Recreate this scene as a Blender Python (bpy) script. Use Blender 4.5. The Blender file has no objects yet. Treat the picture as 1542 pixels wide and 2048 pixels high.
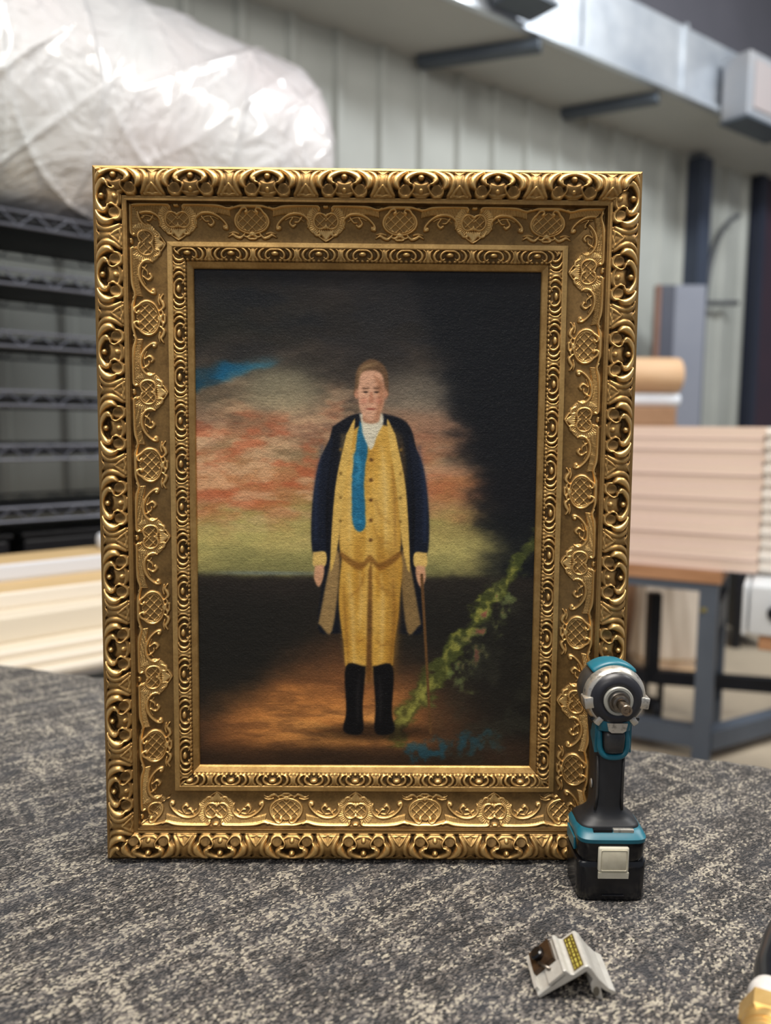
import bpy, bmesh, math, random
import numpy as np
from mathutils import Vector, Matrix

random.seed(7)
rng = np.random.default_rng(11)
sc = bpy.context.scene
col = sc.collection

# ------------------------------------------------------------------ camera
# world origin: top of the carpeted bench, x right, y away from the camera, z up (metres)
FPX, PITCH, ROLL, CAMH = 1600.0, .1064, .0085, .463
FLOOR = -.85
_c, _s = math.cos(PITCH), math.sin(PITCH)
_F = Vector((0, _c, -_s)); _U = Vector((0, _s, _c)); _R = Vector((1, 0, 0))
RIGHT = _R*math.cos(ROLL)+_U*math.sin(ROLL)
UP = -_R*math.sin(ROLL)+_U*math.cos(ROLL)
cam = bpy.data.cameras.new('camera'); camo = bpy.data.objects.new('camera', cam); col.objects.link(camo)
camo.matrix_world = Matrix(((RIGHT.x, UP.x, -_F.x, 0), (RIGHT.y, UP.y, -_F.y, 0), (RIGHT.z, UP.z, -_F.z, CAMH), (0, 0, 0, 1)))
cam.sensor_fit = 'VERTICAL'; cam.sensor_height = 36; cam.sensor_width = 27.1
cam.lens = FPX/2048*36
cam.clip_start = .02; cam.clip_end = 60
cam.dof.use_dof = True; cam.dof.focus_distance = .815
cam.dof.aperture_fstop = (cam.lens/1000)/.0098
sc.camera = camo

# ------------------------------------------------------------------ world, lights, exposure
sc.view_settings.view_transform = 'Standard'; sc.view_settings.look = 'None'
sc.view_settings.gamma = 1; sc.view_settings.exposure = 0.42
try: sc.view_settings.use_curve_mapping = False
except Exception: pass
sc.cycles.use_denoising = True
sc.cycles.max_bounces = 8
w = bpy.data.worlds.new('room_ambient'); sc.world = w; w.use_nodes = True
w.node_tree.nodes['Background'].inputs[0].default_value = (.80, .86, 1, 1)
w.node_tree.nodes['Background'].inputs[1].default_value = .22

def area(name, loc, size, power, colr=(1, .97, .92), target=None):
    l = bpy.data.lights.new(name, 'AREA'); l.shape = 'RECTANGLE'; l.size, l.size_y = size
    l.energy = power; l.color = colr
    o = bpy.data.objects.new(name, l); col.objects.link(o); o.location = loc
    if target is not None:
        o.rotation_euler = (Vector(target)-Vector(loc)).to_track_quat('-Z', 'Y').to_euler()
    return o
area('ceiling_lamp_over_bench', (.10, .42, 2.3), (1.4, .6), 56, (1, .94, .86), (.0, .62, .1))
area('ceiling_lamp_behind', (-.9, -1.7, 2.3), (1.4, .25), 12, (1, .95, .88), (.0, .8, .2))
area('ceiling_lamp_right', (2.6, 1.7, 3.2), (.35, 1.8), 60, (1, .98, .94), (1.7, 3.4, -.3))
area('ceiling_lamp_far', (3.4, 3.4, 4.1), (2.4, .5), 125, (.93, .97, 1), (2.9, 5.4, 1.5))
area('ceiling_lamp_left', (-1.0, .9, 3.0), (1.8, .3), 22, (1, .98, .96), (-1.0, 2.8, .6))

# ------------------------------------------------------------------ helpers
def lin(h):
    h = h.lstrip('#'); v = [int(h[i:i+2], 16)/255 for i in (0, 2, 4)]
    return tuple(x/12.92 if x <= .04045 else ((x+.055)/1.055)**2.4 for x in v)
def ray(px, py): return RIGHT*((px-771)/FPX)-UP*((py-1024)/FPX)+_F
def at(px, py, Y):
    "real place at distance Y seen in this direction"
    r = ray(px, py); return Vector((0, 0, CAMH))+r*(Y/r.y)

def on_floor(px, py):
    r = ray(px, py); t = (FLOOR-CAMH)/r.z; return Vector((0, 0, CAMH))+r*t

class Mat:
    def __init__(s, name, color=(.5, .5, .5), rough=.5, metal=0, **kw):
        s.m = bpy.data.materials.new(name); s.m.use_nodes = True
        s.n = s.m.node_tree.nodes; s.l = s.m.node_tree.links; s.b = s.n['Principled BSDF']
        s.set('Base Color', (*color, 1)); s.set('Roughness', rough); s.set('Metallic', metal)
        for k, v in kw.items(): s.set(k.replace('_', ' '), v)
    def set(s, k, v): s.b.inputs[k].default_value = v
    def node(s, t, **kw):
        n = s.n.new(t)
        for k, v in kw.items():
            if hasattr(n, k): setattr(n, k, v)
            else: n.inputs[k].default_value = v
        return n
    def link(s, a, b): s.l.new(a, b)
    def coords(s, scale=(1, 1, 1), rot=(0, 0, 0)):
        t = s.node('ShaderNodeTexCoord'); mp = s.node('ShaderNodeMapping')
        mp.inputs['Scale'].default_value = scale; mp.inputs['Rotation'].default_value = rot
        s.link(t.outputs['Object'], mp.inputs[0]); return mp.outputs[0]
    def noise(s, vec, scale, detail=3, rough=.5, dist=0):
        n = s.node('ShaderNodeTexNoise'); n.inputs['Scale'].default_value = scale
        n.inputs['Detail'].default_value = detail; n.inputs['Roughness'].default_value = rough
        n.inputs['Distortion'].default_value = dist
        s.link(vec, n.inputs['Vector']); return n.outputs['Fac']
    def ramp(s, fac, stops):
        r = s.node('ShaderNodeValToRGB'); e = r.color_ramp.elements
        while len(e) < len(stops): e.new(.5)
        for i, (p, c) in enumerate(stops):
            e[i].position = p; e[i].color = (*c, 1) if len(c) == 3 else c
        s.link(fac, r.inputs[0]); return r.outputs[0]
    def mix(s, fac, a, b, mode='MIX'):
        n = s.node('ShaderNodeMix'); n.data_type = 'RGBA'; n.blend_type = mode
        for sock, v in ((n.inputs[0], fac), (n.inputs[6], a), (n.inputs[7], b)):
            if isinstance(v, (int, float)): sock.default_value = v
            elif isinstance(v, tuple): sock.default_value = (*v, 1) if len(v) == 3 else v
            else: s.link(v, sock)
        return n.outputs[2]
    def math(s, op, a, b=0.0):
        n = s.node('ShaderNodeMath'); n.operation = op
        for i, v in enumerate((a, b)):
            if isinstance(v, (int, float)): n.inputs[i].default_value = v
            else: s.link(v, n.inputs[i])
        return n.outputs[0]
    def bump(s, h, strength=.3, dist=.001):
        n = s.node('ShaderNodeBump'); n.inputs['Strength'].default_value = strength; n.inputs['Distance'].default_value = dist
        s.link(h, n.inputs['Height']); s.link(n.outputs[0], s.b.inputs['Normal']); return n

def varied(name, c1, c2, scale, rough=.5, metal=0, stretch=(1, 1, 1), bump=0, bdist=.001, **kw):
    m = Mat(name, c1, rough, metal, **kw)
    v = m.coords(stretch); f = m.noise(v, scale, 4, .6)
    m.link(m.ramp(f, [(.3, c1), (.7, c2)]), m.b.inputs['Base Color'])
    if bump: m.bump(f, bump, bdist)
    return m.m

def empty(name, loc=(0, 0, 0), rot=(0, 0, 0)):
    o = bpy.data.objects.new(name, None); col.objects.link(o); o.location = loc; o.rotation_euler = rot
    o.empty_display_size = .05; return o
def tag(o, label=None, cat=None, group=None, kind=None):
    if label: o['label'] = label
    if cat: o['category'] = cat
    if group: o['group'] = group
    if kind: o['kind'] = kind
    return o
def link_mesh(name, me, mat, parent=None, smooth=False, loc=(0, 0, 0), rot=(0, 0, 0)):
    o = bpy.data.objects.new(name, me); col.objects.link(o)
    if mat: me.materials.append(mat)
    if smooth:
        me.polygons.foreach_set('use_smooth', [True]*len(me.polygons))
    o.location = loc; o.rotation_euler = rot
    if parent is not None: o.parent = parent
    return o
def np_mesh(name, co, quads):
    me = bpy.data.meshes.new(name); co = np.asarray(co, np.float32); quads = np.asarray(quads, np.int32)
    me.vertices.add(len(co)); me.vertices.foreach_set('co', co.ravel())
    me.loops.add(quads.size); me.loops.foreach_set('vertex_index', quads.ravel())
    me.polygons.add(len(quads)); me.polygons.foreach_set('loop_start', np.arange(0, quads.size, 4, dtype=np.int32))
    me.update(calc_edges=True); me.validate(); return me
def grid_quads(nr, nc, flip=False, wrap=False):
    i = np.arange(nr*nc).reshape(nr, nc)
    a, b, c, d = i[:-1, :-1], i[:-1, 1:], i[1:, 1:], i[1:, :-1]
    q = np.stack([a, b, c, d], -1).reshape(-1, 4)
    if wrap:
        q = np.concatenate([q, np.stack([i[:-1, -1], i[:-1, 0], i[1:, 0], i[1:, -1]], -1).reshape(-1, 4)])
    return q[:, ::-1] if flip else q

class B:
    "collects shapes into one bmesh"
    def __init__(s): s.bm = bmesh.new()
    def box(s, lo, hi, bev=0, seg=2, M=None, mi=0):
        lo, hi = Vector(lo), Vector(hi)
        r = bmesh.ops.create_cube(s.bm, size=1); vs = r['verts']
        for v in vs: v.co = Vector([(lo[i]+hi[i])/2+v.co[i]*(hi[i]-lo[i]) for i in range(3)])
        fs = list({f for v in vs for f in v.link_faces})
        for f in fs: f.material_index = mi
        if bev:
            es = list({e for v in vs for e in v.link_edges})
            rr = bmesh.ops.bevel(s.bm, geom=es, offset=bev, segments=seg, profile=.5, affect='EDGES')
            vs = list({v for f in rr['faces'] for v in f.verts} | {v for v in vs if v.is_valid})
            for f in rr['faces']: f.material_index = mi
        if M is not None: bmesh.ops.transform(s.bm, matrix=M, verts=vs)
        return s
    def bar(s, p, q, w, h=None, bev=0):
        "rectangular bar between two points, h measured upwards"
        p, q = Vector(p), Vector(q); h = h or w; d = q-p; L = d.length; z = d.normalized()
        up = Vector((0, 0, 1)) if abs(z.z) < .9 else Vector((0, 1, 0))
        x = up.cross(z).normalized(); y = z.cross(x)
        M = Matrix(((x.x, y.x, z.x, p.x), (x.y, y.y, z.y, p.y), (x.z, y.z, z.z, p.z), (0, 0, 0, 1)))
        return s.box((-w/2, -h/2, 0), (w/2, h/2, L), bev, 1, M)
    def tube(s, pts, r, n=10, caps=True):
        pts = [Vector(p) for p in pts]; rs = r if isinstance(r, (list, tuple)) else [r]*len(pts)
        prev = None; rings = []; x = None
        for i, p in enumerate(pts):
            t = (pts[min(i+1, len(pts)-1)]-pts[max(i-1, 0)]).normalized()
            if x is None:
                a = Vector((0, 0, 1)) if abs(t.z) < .9 else Vector((1, 0, 0)); x = a.cross(t).normalized()
            else: x = (x-t*x.dot(t)).normalized()
            y = t.cross(x)
            rings.append([s.bm.verts.new(p+(x*math.cos(k*2*math.pi/n)+y*math.sin(k*2*math.pi/n))*rs[i]) for k in range(n)])
        for a, b in zip(rings, rings[1:]):
            for k in range(n): s.bm.faces.new((a[k], a[(k+1) % n], b[(k+1) % n], b[k]))
        if caps:
            s.bm.faces.new(rings[0][::-1]); s.bm.faces.new(rings[-1])
        return s
    def loft(s, secs, n=32, caps=True):
        "secs: (centre, xaxis, yaxis, rx, ry, exponent); superellipse rings"
        rings = []
        for c, xa, ya, rx, ry, e in secs:
            c, xa, ya = Vector(c), Vector(xa), Vector(ya); ring = []
            for k in range(n):
                t = 2*math.pi*(k+.5)/n; ct, st = math.cos(t), math.sin(t)
                ring.append(s.bm.verts.new(c+xa*rx*math.copysign(abs(ct)**(2/e), ct)+ya*ry*math.copysign(abs(st)**(2/e), st)))
            rings.append(ring)
        for a, b in zip(rings, rings[1:]):
            for k in range(n): s.bm.faces.new((a[k], a[(k+1) % n], b[(k+1) % n], b[k]))
        if caps:
            s.bm.faces.new(rings[0][::-1]); s.bm.faces.new(rings[-1])
        return s
    def lathe(s, prof, axis_o, axis_d, n=40, closed=False):
        "prof: list of (distance along axis, radius)"
        o, d = Vector(axis_o), Vector(axis_d).normalized()
        a = Vector((0, 0, 1)) if abs(d.z) < .9 else Vector((1, 0, 0)); x = a.cross(d).normalized(); y = d.cross(x)
        return s.loft([(o+d*t, x, y, max(r, 1e-5), max(r, 1e-5), 2) for t, r in prof], n, True)
    def prism(s, poly, axis, lo, hi):
        "poly in the plane of the other two axes, extruded along axis index"
        def mk(a, b, t):
            v = [a, b]; v.insert(axis, t); return s.bm.verts.new(v)
        A = [mk(a, b, lo) for a, b in poly]; Bv = [mk(a, b, hi) for a, b in poly]
        n = len(poly)
        for k in range(n): s.bm.faces.new((A[k], A[(k+1) % n], Bv[(k+1) % n], Bv[k]))
        s.bm.faces.new(A[::-1]); s.bm.faces.new(Bv); return s
    def done(s, name, mat, parent=None, smooth=False, loc=(0, 0, 0), rot=(0, 0, 0), angle=None):
        bmesh.ops.recalc_face_normals(s.bm, faces=s.bm.faces)
        if angle is not None:
            for e in s.bm.edges:
                if len(e.link_faces) == 2 and e.calc_face_angle(0) > math.radians(angle): e.smooth = False
            smooth = True
        me = bpy.data.meshes.new(name); s.bm.to_mesh(me); s.bm.free()
        return link_mesh(name, me, mat, parent, smooth, loc, rot)

def catmull(pts, n=8):
    P = [np.array(p, float) for p in pts]; P = [2*P[0]-P[1]]+P+[2*P[-1]-P[-2]]; out = []
    for i in range(1, len(P)-2):
        for k in range(n):
            t = k/n; a, b, c, d = P[i-1:i+3]
            out.append(.5*((2*b)+(c-a)*t+(2*a-5*b+4*c-d)*t*t+(3*b-a-3*c+d)*t**3))
    out.append(P[-2]); return out

# ------------------------------------------------------------------ room shell
WD = Vector((1.36, 1, 0)).normalized(); WN = Vector((WD.y, -WD.x, 0))      # wall direction, normal towards the camera
W0 = Vector((0, 5, 0))
SOF = 2.684                                                            # underside of the soffit
def wallp(s, z, off=0): p = W0+WD*s+WN*off; return Vector((p.x, p.y, z))
m_wall = varied('ribbed_metal_wall_paint', lin('#a2a49d'), lin('#b2b4ad'), 1.2, .5)
prof = []; s0 = -5.2
while s0 < 6.6:
    prof += [(s0, 0), (s0+.225, 0), (s0+.245, .03), (s0+.285, .03)]; s0 += .305
b = B(); lo = [b.bm.verts.new(wallp(s, FLOOR, o)) for s, o in prof]; hi = [b.bm.verts.new(wallp(s, SOF+.04, o)) for s, o in prof]
for k in range(len(prof)-1): b.bm.faces.new((lo[k], lo[k+1], hi[k+1], hi[k]))
tag(b.done('wall_left', m_wall), 'grey vertically ribbed metal wall behind the shelving', kind='structure')
m_floor = Mat('concrete_floor', lin('#b3a48f'), .55)
v = m_floor.coords(); f = m_floor.noise(v, 1.6, 6, .6); m_floor.link(m_floor.ramp(f, [(.3, lin('#9a8d7b')), (.7, lin('#c2b39c'))]), m_floor.b.inputs['Base Color'])
tag(B().box((-4.5, -2.5, FLOOR-.1), (8, 10.5, FLOOR)).done('floor', m_floor.m), 'bare beige concrete floor', kind='structure')
m_ceil = varied('dark_ceiling', lin('#5c5a60'), lin('#6a686e'), .8, .8)
tag(B().box((-4.5, -2.5, 4.3), (8, 10.5, 4.4)).done('ceiling', m_ceil), 'dark grey ceiling above the duct', kind='structure')
m_sof = varied('soffit_paint', lin('#aeb0ac'), lin('#bfc0bb'), .7, .6)
SW = .627
def ext(name, a, bb, off0, off1, z0, z1, mat, **kw):
    "box running along the wall from a to bb"
    b = B(); vs = []
    for z in (z0, z1):
        for s_, o_ in ((a, off0), (bb, off0), (bb, off1), (a, off1)): vs.append(b.bm.verts.new(wallp(s_, z, o_)))
    for q in ((3, 2, 1, 0), (4, 5, 6, 7), (0, 1, 5, 4), (1, 2, 6, 5), (2, 3, 7, 6), (3, 0, 4, 7)): b.bm.faces.new([vs[i] for i in q])
    return b.done(name, mat, **kw)
tag(ext('trim_1', -5, 6, 0.0, SW-.012, SOF, SOF+.03, m_sof), 'pale soffit panel between wall and duct', kind='structure')
m_brace = varied('brace_steel', lin('#565f68'), lin('#4a525c'), 3, .5, .2)
for (a, lab) in ((((820, 112, 5.115), (1082, 78, 4.857)), 'blue-grey steel brace under the soffit, nearer the wrapped roll'),
                 (((1100, 207, 5.92), (1318, 182, 5.58)), 'blue-grey steel brace under the soffit, farther right of the two')):
    p, q = at(*a[0]), at(*a[1]); p = q+(p-q)*.93; p.z = q.z = SOF-.035
    tag(B().bar(p, q, .09, .06, .006).done('steel_brace', m_brace), lab, 'steel brace')
tag(ext('trim_2', -5, 6, -.12, -.02, SOF, 4.3, varied('upper_wall_dark', lin('#55545a'), lin('#615f66'), .8, .8)), 'dark upper wall band above the duct', kind='structure')
# galvanised duct along the soffit edge
m_duct = Mat('galvanised_duct', lin('#c9d0d8'), .34, .65)
v = m_duct.coords((1, 1, 1)); f = m_duct.noise(v, 2.4, 4, .6); m_duct.link(m_duct.ramp(f, [(.3, lin('#b4bcc6')), (.7, lin('#e2e6ea'))]), m_duct.b.inputs['Base Color']); m_duct.bump(f, .3, .02)
duct = empty('air_duct', wallp(1.5, SOF, SW-.2)); DL = duct.location.copy()
o = ext('duct_body', -5, 6, SW-.44, SW, SOF+.034, SOF+.46, m_duct.m); o.parent = duct; o.location = -DL
for k in range(8):
    s_ = -2.1+k*1.02
    o = ext('seam_flange', s_, s_+.035, SW-.46, SW+.02, SOF+.036, SOF+.475, m_duct.m); o.parent = duct; o.location = -DL
o = ext('bottom_lip', -5, 6, SW-.01, SW+.035, SOF+.002, SOF+.032, m_duct.m); o.parent = duct; o.location = -DL
tag(duct, 'long galvanised metal air duct running along the soffit edge', 'air duct')
m_unit = varied('unit_enamel', lin('#90959c'), lin('#9c9b9c'), 3, .5, .1)
def vent(px, py, w_, h_, lab):
    r = ray(px, py); t = (Vector((W0.x, W0.y, 0)).dot(WN)+SW+.15)/(r.x*WN.x+r.y*WN.y); pu = Vector((0, 0, CAMH))+r*t
    u = empty('ventilation_box', pu, (0, 0, math.atan2(1, 1.36)))
    B().box((0, -.10, -h_), (w_, .10, 0), .01).done('casing', m_unit, u)
    B().box((.06, -.112, -h_+.05), (w_-.05, -.10, -.05), .005).done('access_panel', varied('panel_grey', lin('#a79b99'), lin('#9f9897'), 2, .5), u)
    B().box((-.01, -.115, -h_-.022), (w_+.01, .105, -h_-.002), .004).done('bottom_flange', m_brace, u)
    tag(u, lab, 'ventilation box')
vent(1474, 108, .60, .42, 'pale metal ventilation box on the duct face at the right edge')
vent(1015, -150, .28, .34, 'pale metal ventilation box on the duct face at the top edge')

# dark doorway in the wall at the right
k_ = (1478-771)/FPX; tW = 5*k_/(1.36-k_)*1.6882
m_door = varied('maroon_door', lin('#3a2530'), lin('#2e222e'), 2, .55)
dz = at(1500, 345, 7.4).z
d = ext('door_1', tW, tW+1.6, .03, .09, FLOOR, dz, m_door); tag(d, 'tall dark maroon door in the ribbed wall', kind='structure')
dfm = varied('door_frame_navy', lin('#232838'), lin('#1c2130'), 2, .5)
ext('frame_side', tW-.10, tW, .02, .12, FLOOR, dz+.12, dfm).parent = d
ext('frame_head', tW, tW+1.6, .02, .12, dz, dz+.16, dfm).parent = d
# dark vertical channel column on the wall
k_ = (1340-771)/FPX; tC = 5*k_/(1.36-k_)*1.6882
o = ext('steel_column', tC, tC+.16, .03, .16, FLOOR, SOF-.05, varied('column_navy', lin('#30374a'), lin('#3a4250'), 2, .5))
tag(o, 'dark navy steel column standing against the ribbed wall', 'column')
b = B(); q = [at(1478, 430, 7.05), at(1450, 452, 7.0), at(1425, 510, 6.95), at(1410, 600, 6.9), at(1418, 606, 6.9), at(1475, 606, 7.05)]
b.tube([Vector(p) for p in catmull([tuple(p) for p in q], 6)], .022, 8)
tag(b.done('hanging_hose', varied('hose_grey', lin('#55585a'), lin('#4a4c50'), 5, .6), smooth=True), 'dark grey hose looped on the wall left of the maroon door', 'hose')

# ------------------------------------------------------------------ leaning panels, rolls and crate at the back right
def slab(name, p, q, thick, zlo, zhi, mat, lab, cat, bev=.005):
    "upright board from p to q (plan points)"
    b = B(); p, q = Vector((p[0], p[1], 0)), Vector((q[0], q[1], 0)); d = (q-p).normalized(); n = Vector((d.y, -d.x, 0))
    M = Matrix(((d.x, n.x, 0, p.x), (d.y, n.y, 0, p.y), (0, 0, 1, 0), (0, 0, 0, 1)))
    b.box((0, 0, zlo), ((q-p).length, thick, zhi), bev, 1, M); o = b.done(name, mat); tag(o, lab, cat); return o
a_, b_ = at(1345, 580, 6.15), at(1408, 580, 6.15)
slab('leaning_panel', a_, b_, .05, FLOOR, at(1370, 572, 6.15).z, varied('panel_bluegrey', lin('#8a8d97'), lin('#7e828e'), 1, .5), 'tall blue-grey panel standing by the column', 'panel')
a_, b_ = at(1318, 580, 6.0), at(1347, 580, 6.0)
o = slab('slate_panel', a_, b_, .05, FLOOR, at(1330, 572, 6.0).z, varied('panel_dark', lin('#4b4e5c'), lin('#42454f'), 1, .5), 'tall dark slate panel with a brown left edge', 'panel')
a2 = at(1309, 580, 6.0)
e_ = B().box((a2.x, a_.y-.055, FLOOR), (a_.x, a_.y+.01, at(1330, 572, 6.0).z), .003).done('wooden_edge', varied('edge_brown', lin('#8a6656'), lin('#77584a'), 2, .6), o)

CY = 4.5
zc = at(1300, 850, CY).z
m_crate = varied('crate_brown', lin('#a27c5c'), lin('#8a684c'), 6, .7, 0, (1, 1, 6))
cr_x1 = at(1352, 850, CY).x
cr = empty('storage_cabinet', (cr_x1-.6, CY+.3, FLOOR))
B().box((-.6, -.3, 0), (.6, .3, zc-FLOOR-.02), .01).done('body', m_crate, cr)
B().box((-.61, -.31, zc-FLOOR-.02), (.61, .31, zc-FLOOR), .004).done('top_board', m_crate, cr)
tag(cr, 'tall brown wooden cabinet mostly hidden by the board stack', 'cabinet')
z1 = at(1300, 813, CY).z
m_box = varied('carton_brown', lin('#b08968'), lin('#9b7556'), 5, .8)
o = B().box((cr_x1-1.0, CY, zc), (cr_x1+.0, CY+.4, z1), .006).done('carton', m_box)
tag(o, 'flat brown carton lying under the white roll', 'carton')
zr1 = at(1300, 785, CY).z
rr = (zr1-z1)/2
pr = at(1358, 799, CY+.1)
m_wr = varied('white_film', lin('#e9edf2'), lin('#dde2ea'), 5, .35)
o = B().lathe([(0, rr*.5), (.003, rr*.85), (.012, rr), (1.0, rr), (1.0, rr*.5)], (pr.x, CY+.1, z1+rr), (-1, 0, 0)).done('film_roll', m_wr, angle=40)
tag(o, 'thin white roll lying between brown carton and tan roll', 'roll')
zr2 = zr1+.0; R2 = (at(1300, 712, CY).z-zr2)/2
pr = at(1362, 748, CY+.1)
m_tan = varied('kraft_paper', lin('#d9b48d'), lin('#cfa67c'), 4, .65, 0, (1, 6, 6))
kr = empty('kraft_paper_roll', (pr.x, CY+.12, zr2+R2))
B().lathe([(0, R2*.8), (.008, R2*.95), (.02, R2), (.95, R2), (.95, R2*.3)], (0, 0, 0), (-1, 0, 0)).done('paper', m_tan, kr, angle=40)
B().lathe([(.3, R2*1.005), (.3, R2*1.012), (.9, R2*1.012), (.9, R2*1.005)], (0, 0, 0), (-1, 0, 0)).done('wrap_band', varied('band_lilac', lin('#d6c6c0'), lin('#cdbfbd'), 4, .5), kr, angle=40)
tag(kr, 'thick tan paper roll lying on top of the white roll', 'paper roll')

# ------------------------------------------------------------------ wire rack on the left and the wrapped roll on it
RD = Vector((1.1, 1, 0)).normalized(); RN = Vector((-RD.y, RD.x, 0))       # RN points to the back of the rack
RO = at(0, 450, 2.4); RO.z = 0
def rk(s, d, z): p = RO+RD*s+RN*d; return Vector((p.x, p.y, z))
m_wire = varied('black_wire', lin('#6a6d78'), lin('#565964'), 8, .4, .3)
m_deck = varied('shelf_deck_black', lin('#101218'), lin('#16181f'), 8, .5, .2)
rack = empty('wire_shelving_rack', rk(.5, .2, FLOOR)); RL = rack.location.copy()
S0, S1, DP = -.55, 1.75, .50
for ys in (431, 551, 677, 796, 906, 1030, 1165):
    z = at(0, ys, 2.4).z
    b = B(); vs = []
    for zz in (z-.004, z+.004):
        vs += [b.bm.verts.new(rk(a, d_, zz)-RL) for a, d_ in ((S0, .01), (S1, .01), (S1, DP), (S0, DP))]
    for q in ((3, 2, 1, 0), (4, 5, 6, 7), (0, 1, 5, 4), (1, 2, 6, 5), (2, 3, 7, 6), (3, 0, 4, 7)): b.bm.faces.new([vs[i] for i in q])
    sh = b.done('shelf', m_deck, rack)
    b = B(); H = .021
    for d_ in (0, DP):
        for zz in (z+H, z-H): b.tube([rk(S0, d_, zz)-RL, rk(S1, d_, zz)-RL], .0045, 6)
        n = 46; pts = [rk(S0+(S1-S0)*i/n, d_, z+(H if i % 2 else -H))-RL for i in range(n+1)]
        b.tube(pts, .0035, 5)
    b.done('truss_rail', m_wire, sh)
    b = B()
    for i in range(70):
        s_ = S0+(S1-S0)*(i+.5)/70; b.tube([rk(s_, 0, z+.009)-RL, rk(s_, DP, z+.009)-RL], .0022, 4)
    b.done('deck_wires', m_wire, sh)
ztop = at(0, 431, 2.4).z+.021
for s_ in (S0, S1):
    for d_ in (0, DP):
        B().tube([rk(s_, d_, FLOOR)-RL, rk(s_, d_, ztop+.01)-RL], .0125, 12).done('post', m_wire, rack, True)
tag(rack, 'black wire shelving rack with zigzag shelf edges under the wrapped roll', 'shelving rack')
# added black bins, a backdrop standing in for the shaded gap under the shelves
m_backdrop_bin = varied('gap_black', lin('#0c0d12'), lin('#121319'), 6, .45)
zb = at(0, 1165, 2.4).z+.025
for i in range(4):
    s_ = S0+.04+i*.56; bi = empty('backdrop_bin', rk(s_+.26, .25, zb), (0, 0, math.atan2(RD.y, RD.x)))
    B().box((-.26, -.19, 0), (.26, .19, .10), .012).done('tub', m_backdrop_bin, bi)
    B().box((-.268, -.20, .10), (.268, .20, .118), .006).done('backdrop_lid', m_backdrop_bin, bi)
    tag(bi, ('leftmost', 'second from left', 'third from left', 'rightmost')[i]+' of the added black bins filling the dark gap on the low rack shelf', 'storage bin', 'added black bins in the dark gap of the rack')

# plastic wrapped roll: inner roll and loose glossy film
A0 = at(0, 420, 2.62); RR = .398
ax = Vector((1, 1, 0)).normalized(); C0 = Vector((A0.x, A0.y, ztop+RR+.004)); sd = Vector((ax.y, -ax.x, 0))
NT, NS = 420, 520
th_ = np.linspace(0, 2*np.pi, NT, endpoint=False); L0, L1 = -1.3, 1.13
ss = np.linspace(0, 1, NS)
S = L0+(L1-L0)*ss
cap = .13
T2, SS = np.meshgrid(th_, S)
fromend = np.minimum(SS-L0, L1-SS)
prof_r = np.where(fromend < cap, np.sqrt(np.clip(1-(1-fromend/cap)**2, 0, 1)), 1.0)
rad = RR-cap+cap*prof_r
rad[0] = rad[-1] = RR-cap-.02
# crumpled film: ridged folds running round and diagonally
def rid(x): return 1-np.abs(np.sin(x))
wr = np.zeros_like(rad)
r2 = np.random.default_rng(5)
for k in range(26):
    a = r2.uniform(2, 9)*(1 if r2.random() < .7 else -1); m_ = r2.integers(1, 5); ph = r2.uniform(0, 6.28); c = r2.uniform(L0, L1); c2 = r2.uniform(0, 6.28)
    env = np.exp(-((SS-c)/r2.uniform(.12, .4))**2)*(.5+.5*np.cos(T2-c2))**2
    wr += env*(rid(a*SS*1.6+m_*T2*1.0+ph+.8*np.sin(2*T2+3*SS+ph)))**6*r2.uniform(.005, .018)
wr += .006*np.sin(3*T2+2*SS)+.004*np.sin(5*T2-4*SS+1)
rad2 = rad+wr
cz = np.cos(T2)*rad2; cs_ = np.sin(T2)*rad2
cz = np.maximum(cz, -RR+.012)          # film sags flat where the roll rests
P = np.stack([C0.x+ax.x*SS+sd.x*cs_, C0.y+ax.y*SS+sd.y*cs_, C0.z+cz], -1).reshape(-1, 3)
OR = np.array([C0.x, C0.y, ztop])
quads = grid_quads(NS, NT, wrap=True)
P = np.concatenate([P, [np.array(C0+ax*L0), np.array(C0+ax*L1)]])
capq = []
for j in range(NT):
    capq.append((NS*NT, j, (j+1) % NT, (j+1) % NT)); capq.append((NS*NT+1, (NS-1)*NT+(j+1) % NT, (NS-1)*NT+j, (NS-1)*NT+j))
me = bpy.data.meshes.new('plastic_wrap')
me.from_pydata([tuple(p) for p in (P-OR)], [], [tuple(q) for q in quads]+[c[:3] for c in capq])
m_pl = Mat('glossy_plastic_film', lin('#d4d2d2'), .34)
m_pl.set('Coat Weight', 1.0); m_pl.set('Coat Roughness', .10); m_pl.set('Coat IOR', 1.55)
v = m_pl.coords((1, 1, 1)); f = m_pl.noise(v, 4.0, 5, .55, 1.2); f2 = m_pl.noise(v, 13.0, 4, .6, 2.0); m_pl.bump(m_pl.math('ADD', f, m_pl.math('MULTIPLY', f2, .12)), 1.0, .05)
g = m_pl.noise(v, 1.3, 2); m_pl.link(m_pl.ramp(g, [(.35, lin('#dcd5d5')), (.65, lin('#d0d3d2'))]), m_pl.b.inputs['Base Color'])
bigroll = empty('wrapped_roll', tuple(OR))
link_mesh('plastic_wrap', me, m_pl.m, bigroll, True)
b = B().lathe([(0, RR*.3), (0, RR-.09), (L1-L0-.16, RR-.09), (L1-L0-.16, RR*.3)], Vector(C0-Vector(OR))+ax*(L0+.08), ax, 48)
b.done('foam_core', varied('core_white', lin('#e8e6e4'), lin('#dfdddb'), 4, .8), bigroll, angle=40)
tag(bigroll, 'huge white roll wrapped in glossy wrinkled plastic on top of the rack', 'wrapped roll')

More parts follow.
